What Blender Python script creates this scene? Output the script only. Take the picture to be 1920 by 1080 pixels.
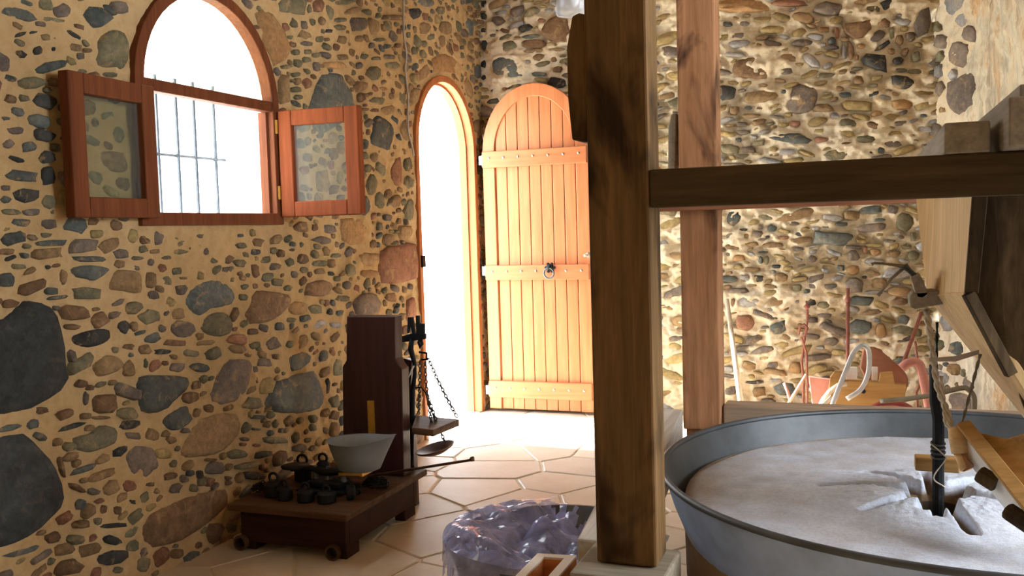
import bpy, bmesh, math, random
import numpy as np
from mathutils import Vector, Matrix

for o in list(bpy.data.objects): bpy.data.objects.remove(o)
S = bpy.context.scene
COL = S.collection
random.seed(7)
rng = np.random.default_rng(11)

# ------------------------------------------------------------------ camera
FPX = 1750.0; CAM_H = 1.25
def _cam_axes():
    x = (1620-960)/FPX; y = -(410-540)/FPX; roll = 0.029
    c, s = math.cos(roll), math.sin(roll)
    xu = c*x+s*y; yu = -s*x+c*y
    p = math.atan(yu); a = math.atan(xu*math.cos(p))
    fh = np.array([-math.sin(a), math.cos(a), 0]); rt = np.array([math.cos(a), math.sin(a), 0]); up = np.array([0, 0, 1.])
    fw = fh*math.cos(p)-up*math.sin(p); u = up*math.cos(p)+fh*math.sin(p)
    return c*rt-s*u, s*rt+c*u, fw
CR, CU, CF = _cam_axes()
CAMP = np.array([0, 0, CAM_H])
cam_d = bpy.data.cameras.new('camera'); cam = bpy.data.objects.new('camera', cam_d); COL.objects.link(cam)
cam.matrix_world = Matrix(((CR[0], CU[0], -CF[0], 0), (CR[1], CU[1], -CF[1], 0), (CR[2], CU[2], -CF[2], CAM_H), (0, 0, 0, 1)))
cam_d.sensor_width = 36; cam_d.lens = FPX/1920*36; cam_d.clip_start = 0.02
S.camera = cam
def ray(x, y): return CF+CR*((x-960)/FPX)+CU*(-(y-540)/FPX)
def at(x, y, axis, v):
    """world point seen at photo position x, y on the plane axis = v"""
    d = ray(x, y); i = 'XYZ'.index(axis); return CAMP+d*((v-CAMP[i])/d[i])
def proj(P):
    q = np.asarray(P, float)-CAMP; z = q@CF
    return 960+FPX*(q@CR)/z, 540-FPX*(q@CU)/z

# ------------------------------------------------------------------ light
W = bpy.data.worlds.new('sky'); S.world = W; W.use_nodes = True
bg = W.node_tree.nodes['Background']; bg.inputs[0].default_value = (0.83, 0.91, 1.0, 1); bg.inputs[1].default_value = 17.0
def area(name, loc, direction, sx, sy, power, color=(1, 1, 1), portal=False):
    l = bpy.data.lights.new(name, 'AREA'); l.shape = 'RECTANGLE'; l.size = sx; l.size_y = sy; l.energy = power; l.color = color
    if portal: l.cycles.is_portal = True
    o = bpy.data.objects.new(name, l); COL.objects.link(o); o.location = loc
    o.rotation_euler = Vector(direction).to_track_quat('-Z', 'Y').to_euler(); return o
WX = -2.479; BY = 6.05; CEIL = 3.0; FY = -1.6; T = 0.30
RA = np.array([0.40, BY]); RD = np.array([math.sin(math.radians(25)), -math.cos(math.radians(25))])   # right wall: start, direction
area('door_daylight', (WX-T-0.02, 5.44, 1.1), (1, 0, 0), 0.9, 2.25, 0, portal=True)
area('window_daylight', (WX-T-0.02, 3.16, 1.75), (1, 0, 0), 0.9, 1.0, 0, portal=True)
RN = np.array([-RD[1], RD[0]]); RN = -RN if RN[0] > 0 else RN       # room-side normal of the right wall
rfill = RA+RD*4.2
area('side_fill_light', (rfill[0]-RN[0]*0.03, rfill[1]-RN[1]*0.03, 1.65), (RN[0], RN[1], -0.15), 1.5, 1.3, 85, (0.90, 0.96, 1.0))  # added fill light for the left wall, set in an invented opening
sun_d = bpy.data.lights.new('sun', 'SUN'); sun_d.energy = 50; sun_d.angle = math.radians(4); sun_d.color = (1, .99, .97)
sun = bpy.data.objects.new('sun', sun_d); COL.objects.link(sun); sun.rotation_euler = Vector((.80, -.03, -.58)).to_track_quat('-Z', 'Y').to_euler()
vs = S.view_settings; vs.view_transform = 'Standard'; vs.look = 'None'; vs.exposure = 0.0; vs.gamma = 1.0; vs.use_curve_mapping = False
S.cycles.max_bounces = 8; S.cycles.diffuse_bounces = 5; S.cycles.sample_clamp_indirect = 8

# ------------------------------------------------------------------ materials
def lin(c):
    c = [v/255 for v in c]; return tuple(v/12.92 if v <= .04045 else ((v+.055)/1.055)**2.4 for v in c)+(1,)
MATS = {}
def nt(name):
    m = bpy.data.materials.new(name); m.use_nodes = True; MATS[name] = m
    t = m.node_tree; return m, t, t.nodes['Principled BSDF']
def N(t, typ, **k):
    n = t.nodes.new(typ)
    for a, b in k.items(): setattr(n, a, b)
    return n
def ramp(t, src, cols, pos=None):
    r = N(t, 'ShaderNodeValToRGB'); e = r.color_ramp.elements
    while len(e) < len(cols): e.new(0.5)
    for i, c in enumerate(cols):
        e[i].position = pos[i] if pos else i/(len(cols)-1); e[i].color = c
    t.links.new(src, r.inputs[0]); return r.outputs[0]
def noise(t, scale=5, detail=4, rough=.6, stretch=None, dist=0, coord='Object', w=None):
    tc = N(t, 'ShaderNodeTexCoord'); mp = N(t, 'ShaderNodeMapping')
    t.links.new(tc.outputs[coord], mp.inputs[0])
    if stretch: mp.inputs['Scale'].default_value = stretch
    n = N(t, 'ShaderNodeTexNoise'); n.inputs['Scale'].default_value = scale; n.inputs['Detail'].default_value = detail
    n.inputs['Roughness'].default_value = rough; n.inputs['Distortion'].default_value = dist
    t.links.new(mp.outputs[0], n.inputs['Vector']); return n.outputs['Fac']
def mixc(t, fac, a, b, mode='MIX'):
    m = N(t, 'ShaderNodeMix', data_type='RGBA', blend_type=mode)
    for s, i in ((fac, 0), (a, 6), (b, 7)):
        if hasattr(s, 'links') or isinstance(s, bpy.types.NodeSocket): t.links.new(s, m.inputs[i])
        else: m.inputs[i].default_value = s
    return m.outputs[2]
def bump(t, p, src, strength=.3, dist=.01):
    b = N(t, 'ShaderNodeBump'); b.inputs['Strength'].default_value = strength; b.inputs['Distance'].default_value = dist
    t.links.new(src, b.inputs['Height']); t.links.new(b.outputs[0], p.inputs['Normal'])
def plain(name, c, rough=.7, metal=0, var=.25, scale=12, bmp=.15, spec=None):
    m, t, p = nt(name); c = lin(c)
    d = tuple(v*(1-var) for v in c[:3])+(1,); e = tuple(min(1, v*(1+var)) for v in c[:3])+(1,)
    n = noise(t, scale, 6, .65); t.links.new(ramp(t, n, [d, e], [.3, .7]), p.inputs['Base Color'])
    p.inputs['Roughness'].default_value = rough; p.inputs['Metallic'].default_value = metal
    if spec is not None: p.inputs['Specular IOR Level'].default_value = spec
    if bmp: bump(t, p, noise(t, scale*6, 4), bmp, .004)
    return m
def stone_mat(name, c1, c2, rough=.75, smear=.75):
    m, t, p = nt(name)
    oi = N(t, 'ShaderNodeObjectInfo')
    n = noise(t, 7, 6, .7, dist=.6); n2 = noise(t, 45, 5, .7)
    a = ramp(t, n, [lin(c1), lin(c2)], [.35, .65])
    g = ramp(t, n2, [(.55, .55, .55, 1), (1.3, 1.3, 1.3, 1)], [.3, .72])
    a = mixc(t, .8, a, g, 'MULTIPLY')
    hv = N(t, 'ShaderNodeHueSaturation'); t.links.new(a, hv.inputs['Color'])
    sm = ramp(t, noise(t, 16, 6, .7, dist=.8), [(0, 0, 0, 1), (smear, smear, smear, 1)], [.55, .68])
    mr = N(t, 'ShaderNodeMapRange'); mr.inputs[3].default_value = .75; mr.inputs[4].default_value = 1.25
    t.links.new(oi.outputs['Random'], mr.inputs[0]); t.links.new(mr.outputs[0], hv.inputs['Value'])
    t.links.new(mixc(t, sm, hv.outputs[0], lin((178, 148, 104))), p.inputs['Base Color']); p.inputs['Roughness'].default_value = rough
    p.inputs['Specular IOR Level'].default_value = .3
    bump(t, p, noise(t, 40, 8, .75), .8, .010); return m
STONE = dict(
    S=stone_mat('stone_slate', (76, 84, 84), (112, 116, 108)), G=stone_mat('stone_olive', (104, 102, 80), (140, 130, 100)),
    T=stone_mat('stone_tan', (134, 108, 76), (160, 132, 94)), B=stone_mat('stone_brown', (112, 86, 62), (140, 110, 80)),
    R=stone_mat('stone_red', (140, 98, 74), (162, 116, 90)), O=stone_mat('stone_sandstone', (158, 120, 78), (180, 142, 96)),
    K=stone_mat('stone_dark', (46, 50, 52), (82, 80, 74)), P=stone_mat('stone_mauve', (104, 94, 86), (136, 122, 108)),
    L=stone_mat('stone_pale', (142, 142, 144), (178, 174, 168)), Y=stone_mat('stone_yellow', (150, 130, 84), (178, 156, 106)),
    D=stone_mat('stone_charcoal', (46, 50, 53), (76, 82, 82), smear=.12))
SKEYS = list(STONE)
def mortar(name, c1, c2, c3, bs=.6):
    m, t, p = nt(name)
    a = ramp(t, noise(t, 1.6, 5, .6), [lin(c1), lin(c2)], [.35, .65])
    b = mixc(t, ramp(t, noise(t, 22, 6, .7), [(0, 0, 0, 1), (.7, .7, .7, 1)], [.45, .75]), a, lin(c3))
    t.links.new(b, p.inputs['Base Color']); p.inputs['Roughness'].default_value = .95; p.inputs['Specular IOR Level'].default_value = .1
    bump(t, p, noise(t, 70, 6, .75), bs, .008); return m
M_ML = mortar('mortar_ochre', (186, 156, 110), (198, 170, 126), (172, 138, 92), .5)
M_MB = mortar('mortar_cream', (230, 216, 184), (238, 228, 204), (212, 182, 130), .9)
def plaster_mat():
    m, t, p = nt('plaster_streaked')
    n = noise(t, 7, 6, .7, (1, 1, .2), .6); n2 = noise(t, 14, 6, .7, (1, 1, .12), 1)
    a = ramp(t, n, [lin((168, 160, 140)), lin((212, 204, 178)), lin((196, 156, 108))], [.36, .50, .62])
    b = mixc(t, ramp(t, n2, [(0, 0, 0, 1), (.8, .8, .8, 1)], [.5, .64]), a, lin((142, 124, 100)))
    t.links.new(b, p.inputs['Base Color']); p.inputs['Roughness'].default_value = .9; bump(t, p, n2, .5, .02); return m
M_PL = plaster_mat()
def wood(name, c1, c2, axis='Z', scale=14, rough=.6, stain=0, sc=None, grain=.35):
    m, t, p = nt(name); k = .07
    st = {'X': (k, 1, 1), 'Y': (1, k, 1), 'Z': (1, 1, k)}[axis]
    n = noise(t, scale*3, 5, .6, st, .4); n2 = noise(t, scale*9, 4, .6, st)
    a = ramp(t, n, [lin(c1), lin(c2)], [.32, .68])
    a = mixc(t, grain, a, ramp(t, n2, [(.45, .45, .45, 1), (1.25, 1.25, 1.25, 1)], [.3, .7]), 'MULTIPLY')
    if stain:
        st2 = tuple(1 if v == 1 else .45 for v in st)
        f = ramp(t, noise(t, 5.5, 4, .6, st2, .5), [(0, 0, 0, 1), (stain, stain, stain, 1)], [.52, .66])
        a = mixc(t, f, a, lin(sc or (30, 20, 16)))
    t.links.new(a, p.inputs['Base Color']); p.inputs['Roughness'].default_value = rough
    p.inputs['Specular IOR Level'].default_value = .4 if rough < .55 else .08
    bump(t, p, n2, .3, .003); return m
M_POST = wood('timber_dark', (92, 70, 44), (124, 94, 60), 'Z', 12, .6, .85)
M_POST2 = wood('timber_reddish', (156, 112, 78), (184, 136, 100), 'Z', 12, .6, .9, (48, 32, 28))
M_BEAM = wood('timber_beam', (64, 52, 34), (88, 72, 48), 'X', 12, .7)
M_BEAMR = wood('timber_beam_red', (136, 88, 64), (160, 108, 80), 'X', 12, .7)
M_BEAMY = wood('timber_grey', (134, 126, 114), (160, 150, 136), 'Y', 12, .7)
M_SILL = wood('timber_floury', (176, 168, 156), (206, 200, 190), 'Y', 8, .8)
M_SILLX = wood('timber_floury_cross', (150, 130, 108), (180, 160, 140), 'X', 8, .8)
M_SILLN = wood('timber_grey_brown', (132, 124, 108), (156, 146, 128), 'X', 8, .8)  # grey-brown timber of the near sill
M_SIDEB = wood('timber_brace', (124, 82, 52), (150, 104, 68), 'Z', 8, .7)
M_DOOR = wood('door_pine', (182, 110, 68), (198, 128, 84), 'Z', 9, .45, grain=.2)
M_DOORX = wood('door_pine_rail', (176, 104, 64), (192, 120, 78), 'X', 9, .45, grain=.2)
M_FRAME = wood('door_frame_wood', (156, 92, 48), (180, 112, 62), 'Z', 9, .5)
M_WIN = wood('window_wood', (102, 58, 36), (124, 72, 44), 'Z', 8, .6)
M_WINL = wood('window_sash_wood', (116, 58, 30), (136, 70, 38), 'Z', 8, .7)
M_CHUTE = wood('hopper_pine', (206, 172, 122), (224, 192, 146), 'Z', 7, .6)
M_CHUTED = wood('hopper_dark_board', (70, 56, 38), (98, 80, 56), 'Z', 9, .8, .6)
M_PLAT = wood('platform_wood', (46, 28, 22), (64, 40, 30), 'X', 9, .55)
M_PLATT = wood('platform_top_board', (76, 54, 40), (106, 80, 60), 'X', 9, .6)
M_COLN = wood('column_wood', (48, 26, 24), (66, 36, 34), 'Z', 9, .4)
M_PINE = wood('pale_pine', (210, 168, 112), (226, 190, 138), 'X', 7, .6)
M_OCHRE = wood('ochre_wood', (166, 126, 74), (190, 150, 96), 'X', 8, .65)
M_POLE = wood('pole_wood', (214, 196, 168), (232, 216, 192), 'Z', 8, .6)
M_CRATE = wood('crate_wood', (206, 136, 84), (218, 150, 98), 'X', 7, .6)
M_WHITE = plain('white_edge', (240, 238, 232), .7, 0, .06)
M_IRON = plain('black_iron', (30, 32, 34), .55, .6, .4, 30, .4)
M_IRONG = plain('grey_iron', (92, 98, 104), .45, .7, .3, 20, .2)
M_RUST = plain('rusty_rod', (150, 92, 76), .7, .1, .3, 30, .3)
M_CHAIN = plain('chain_steel', (86, 84, 84), .4, .8, .3, 40, 0)
M_VAT = plain('vat_zinc', (166, 188, 226), .34, .05, .22, 6, .12)
M_VATI = plain('vat_inside', (84, 88, 92), .5, .35, .3, 6, .12)
M_BOWL = plain('enamel_bowl', (130, 136, 140), .35, 0, .12, 5, .05)
M_COPPER = plain('old_copper', (104, 74, 56), .4, .6, .35, 14, .1)
M_BRASS = plain('brass', (206, 160, 70), .35, .7, .15, 20, 0)
M_LEATHER = plain('leather', (150, 98, 72), .6, 0, .2, 12, .3)
M_STRAP = plain('strap_leather', (116, 106, 84), .6, 0, .25, 12, .2)
M_PINK = plain('faded_red_paint', (200, 136, 122), .5, 0, .2, 14, .2)
M_RED = plain('red_wheel_paint', (158, 70, 62), .5, 0, .3, 14, .2)
M_ROPE = plain('rope', (196, 186, 168), .9, 0, .2, 60, .4)
M_BAND = plain('steel_band', (206, 208, 206), .35, .3, .15, 14, 0)
M_CABLE = plain('cable_grey', (168, 158, 146), .6, 0, .1, 14, 0)
M_HINGE = plain('hinge_steel', (190, 186, 178), .35, .8, .15, 20, 0)
M_REVEAL = plain('reveal_plaster', (248, 246, 240), .9, 0, .06, 6, .2)
M_CEIL = plain('ceiling_boards', (150, 120, 84), .8, 0, .2, 6, .2)
M_TERR = plain('terrace_stone', (226, 218, 202), .9, 0, .1, 3, .2)
M_JOINT = plain('floor_joint', (206, 194, 172), .95, 0, .15, 18, .5)
def flag_mat(name, c1, c2):
    m, t, p = nt(name)
    oi = N(t, 'ShaderNodeObjectInfo'); a = ramp(t, noise(t, 3, 6, .65), [lin(c1), lin(c2)], [.35, .65])
    hv = N(t, 'ShaderNodeHueSaturation'); t.links.new(a, hv.inputs['Color'])
    mr = N(t, 'ShaderNodeMapRange'); mr.inputs[3].default_value = .88; mr.inputs[4].default_value = 1.1
    t.links.new(oi.outputs['Random'], mr.inputs[0]); t.links.new(mr.outputs[0], hv.inputs['Value'])
    t.links.new(hv.outputs[0], p.inputs['Base Color']); p.inputs['Roughness'].default_value = .55
    bump(t, p, noise(t, 25, 6, .7), .25, .006); return m
M_FLAG = flag_mat('flagstone_beige', (198, 182, 160), (212, 199, 180))
def flour_mat():
    m, t, p = nt('floury_stone')
    a = ramp(t, noise(t, 4, 6, .6), [lin((198, 207, 224)), lin((222, 229, 242))], [.35, .65])
    g = ramp(t, noise(t, 90, 5, .8), [(.78, .77, .76, 1), (1.05, 1.05, 1.05, 1)], [.3, .6])
    tc = N(t, 'ShaderNodeTexCoord'); sx = N(t, 'ShaderNodeSeparateXYZ'); t.links.new(tc.outputs['Object'], sx.inputs[0])
    mr = N(t, 'ShaderNodeMapRange'); mr.inputs[1].default_value = .232; mr.inputs[2].default_value = .248; t.links.new(sx.outputs[2], mr.inputs[0])
    t.links.new(mixc(t, mr.outputs[0], lin((128, 106, 80)), mixc(t, 1, a, g, 'MULTIPLY')), p.inputs['Base Color']); p.inputs['Roughness'].default_value = .9
    bump(t, p, noise(t, 160, 4, .8), .8, .006); return m
M_FLOUR = flour_mat()
M_STONEBR = plain('millstone_side', (150, 128, 98), .9, 0, .2, 10, .4)
M_EYE = plain('eye_dark', (70, 58, 44), .95, 0, .2, 20, .3)
def glass(name, tint, op, rough=.05):
    m, t, p = nt(name); t.nodes.remove(p); out = t.nodes['Material Output']
    tr = N(t, 'ShaderNodeBsdfTransparent'); tr.inputs[0].default_value = tint
    gl = N(t, 'ShaderNodeBsdfPrincipled'); gl.inputs['Base Color'].default_value = tint; gl.inputs['Roughness'].default_value = rough
    mx = N(t, 'ShaderNodeMixShader'); mx.inputs[0].default_value = op
    t.links.new(tr.outputs[0], mx.inputs[1]); t.links.new(gl.outputs[0], mx.inputs[2]); t.links.new(mx.outputs[0], out.inputs[0]); return m
M_GLASS = glass('window_glass', (.84, .86, .80, 1), .05)
M_LAMP = glass('lamp_glass', (.95, .97, 1, 1), .3)
def plastic_mat():
    m, t, p = nt('clear_plastic_sheet'); t.nodes.remove(p); out = t.nodes['Material Output']
    tr = N(t, 'ShaderNodeBsdfTransparent'); tr.inputs[0].default_value = (.80, .85, 1, 1)
    gl = N(t, 'ShaderNodeBsdfPrincipled'); gl.inputs['Base Color'].default_value = lin((178, 189, 250)); gl.inputs['Roughness'].default_value = .14
    gl.inputs['Specular IOR Level'].default_value = .9
    mx = N(t, 'ShaderNodeMixShader')
    t.links.new(ramp(t, noise(t, 9, 4, .6, dist=1.2), [(.35, .35, .35, 1), (.75, .75, .75, 1)], [.35, .65]), mx.inputs[0])
    t.links.new(tr.outputs[0], mx.inputs[1]); t.links.new(gl.outputs[0], mx.inputs[2]); t.links.new(mx.outputs[0], out.inputs[0]); return m
M_PLASTIC = plastic_mat()

# ------------------------------------------------------------------ geometry helpers
def V(*a): return np.array(a, float)
def unit(v): v = np.asarray(v, float); return v/np.linalg.norm(v)
class MB:
    def __init__(s): s.v = []; s.f = []; s.m = []
    def add(s, vs, fs, mi=0):
        b = len(s.v); s.v += [tuple(map(float, p)) for p in vs]; s.f += [tuple(b+i for i in f) for f in fs]; s.m += [mi]*len(fs); return s
    def hexa(s, p, mi=0):   # p: 4 lower (ccw seen from outside above) + 4 upper
        return s.add(p, [(3, 2, 1, 0), (4, 5, 6, 7), (0, 1, 5, 4), (1, 2, 6, 5), (2, 3, 7, 6), (3, 0, 4, 7)], mi)
    def box(s, lo, hi, mi=0):
        (a, b, c), (d, e, f) = lo, hi
        return s.hexa([(a, b, c), (d, b, c), (d, e, c), (a, e, c), (a, b, f), (d, b, f), (d, e, f), (a, e, f)], mi)
    def bar(s, p, q, w, h, up=(0, 0, 1), mi=0):   # rectangular bar between two points
        p, q = np.asarray(p, float), np.asarray(q, float); d = unit(q-p)
        sd = np.cross(d, up); sd = unit(sd if np.linalg.norm(sd) > 1e-6 else np.cross(d, (1, 0, 0))); u = np.cross(sd, d)
        A = [p+sd*a*w/2+u*b*h/2 for a, b in ((-1, -1), (1, -1), (1, 1), (-1, 1))]; B = [x+(q-p) for x in A]
        return s.add(A+B, [(0, 1, 2, 3), (7, 6, 5, 4), (0, 4, 5, 1), (1, 5, 6, 2), (2, 6, 7, 3), (3, 7, 4, 0)], mi)
    def prism(s, poly, d, mi=0):   # planar polygon (3-D points) pushed along d
        n = len(poly); poly = [np.asarray(p, float) for p in poly]; d = np.asarray(d, float)
        return s.add(poly+[p+d for p in poly], [tuple(range(n))[::-1], tuple(range(n, 2*n))]+[(i, (i+1) % n, n+(i+1) % n, n+i) for i in range(n)], mi)
    def tube(s, pts, r, n=8, closed=False, mi=0, flat=1.0, up=None):
        P = [np.asarray(p, float) for p in pts]; k = len(P); R = r if hasattr(r, '__len__') else [r]*k; vs = []; ref = None
        for i in range(k):
            d = unit((P[(i+1) % k]-P[i-1]) if closed or 0 < i < k-1 else (P[1]-P[0] if i == 0 else P[-1]-P[-2]))
            if up is not None: a = unit(np.cross(d, up))
            else:
                if ref is None: ref = np.cross(d, (0, 0, 1)); ref = ref if np.linalg.norm(ref) > .2 else np.cross(d, (1, 0, 0))
                a = unit(ref-d*(ref@d)); ref = a
            b = np.cross(d, a)
            for j in range(n):
                t = 2*math.pi*j/n; vs.append(P[i]+R[i]*(a*math.cos(t)+b*math.sin(t)*flat))
        fs = []
        for i in range(k if closed else k-1):
            for j in range(n):
                a0 = i*n+j; a1 = i*n+(j+1) % n; b0 = ((i+1) % k)*n+j; b1 = ((i+1) % k)*n+(j+1) % n
                fs.append((a0, a1, b1, b0))
        if not closed: fs += [tuple(range(n))[::-1], tuple(range((k-1)*n, k*n))]
        return s.add(vs, fs, mi)
    def lathe(s, prof, c, n=32, axis=(0, 0, 1), mi=0, capb=False, capt=False):   # prof: (r, h)
        ax = unit(axis); a = np.cross(ax, (1, 0, 0)) if abs(ax[0]) < .9 else np.cross(ax, (0, 1, 0)); a = unit(a); b = np.cross(ax, a); c = np.asarray(c, float)
        vs = [c+ax*h+r*(a*math.cos(2*math.pi*j/n)+b*math.sin(2*math.pi*j/n)) for r, h in prof for j in range(n)]
        fs = [(i*n+j, i*n+(j+1) % n, (i+1)*n+(j+1) % n, (i+1)*n+j) for i in range(len(prof)-1) for j in range(n)]
        if capb: fs.append(tuple(range(n))[::-1])
        if capt: fs.append(tuple(range((len(prof)-1)*n, len(prof)*n)))
        return s.add(vs, fs, mi)
    def link(s, p, q, r, wdt, nx):   # one chain link between p and q
        p, q = np.asarray(p, float), np.asarray(q, float); d = q-p; L = np.linalg.norm(d); d = d/L
        e = unit(np.cross(d, nx)); m = (p+q)/2; pts = []
        for k in range(10):
            t = 2*math.pi*k/10; pts.append(m+d*math.cos(t)*L*.62+e*math.sin(t)*wdt)
        return s.tube(pts, r, 4, True)
    def build(s, name, mat, parent=None, smooth=False, bevel=0, origin=None):
        A = np.array(s.v); me = bpy.data.meshes.new(name)
        if parent is not None: org = np.array(parent['_o'])
        elif origin is not None: org = np.asarray(origin, float)
        else: lo, hi = A.min(0), A.max(0); org = V((lo[0]+hi[0])/2, (lo[1]+hi[1])/2, lo[2])
        me.from_pydata((A-org).tolist(), [], s.f)
        for m in (mat if isinstance(mat, (list, tuple)) else [mat]): me.materials.append(m)
        if any(s.m): me.polygons.foreach_set('material_index', s.m)
        if smooth: me.polygons.foreach_set('use_smooth', [True]*len(me.polygons))
        if not s.__dict__.get('keepn'):
            bm = bmesh.new(); bm.from_mesh(me); bmesh.ops.recalc_face_normals(bm, faces=bm.faces); bm.to_mesh(me); bm.free()
        o = bpy.data.objects.new(name, me); COL.objects.link(o)
        if parent is not None: o.parent = parent
        else: o.location = org
        o['_o'] = list(map(float, org))
        if bevel:
            b = o.modifiers.new('bevel', 'BEVEL'); b.width = bevel; b.segments = 2; b.limit_method = 'ANGLE'; b.angle_limit = math.radians(40)
        return o
def thing(name, label, cat, loc, group=None, kind=None):
    o = bpy.data.objects.new(name, None); COL.objects.link(o); o.location = loc; o['_o'] = list(map(float, loc)); o.empty_display_size = .1
    return tag(o, label, cat, group, kind)
def tag(o, label=None, cat=None, group=None, kind=None):
    if label: o['label'] = label
    if cat: o['category'] = cat
    if group: o['group'] = group
    if kind: o['kind'] = kind
    return o
def struct(o, label=None): o['kind'] = 'structure'; 
def catmull(P, k=6):
    P = [np.asarray(p, float) for p in P]; Q = [2*P[0]-P[1]]+P+[2*P[-1]-P[-2]]; out = []
    for i in range(1, len(Q)-2):
        for j in range(k):
            t = j/k; a, b, c, d = Q[i-1:i+3]
            out.append(.5*((2*b)+(-a+c)*t+(2*a-5*b+4*c-d)*t*t+(-a+3*b-3*c+d)*t**3))
    return out+[P[-1]]
def vnoise(u, v, scale, seed):
    r = np.random.default_rng(seed).random((256, 256)); x = u*scale; y = v*scale
    xi = np.floor(x).astype(int); yi = np.floor(y).astype(int); fx = x-xi; fy = y-yi; fx = fx*fx*(3-2*fx); fy = fy*fy*(3-2*fy)
    g = lambda a, b: r[a % 256, b % 256]
    return (g(xi, yi)*(1-fx)+g(xi+1, yi)*fx)*(1-fy)+(g(xi, yi+1)*(1-fx)+g(xi+1, yi+1)*fx)*fy-.5
def fbm(u, v, scale, seed, oct=4):
    return sum(vnoise(u, v, scale*2**i, seed+i)*.55**i for i in range(oct))

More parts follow.
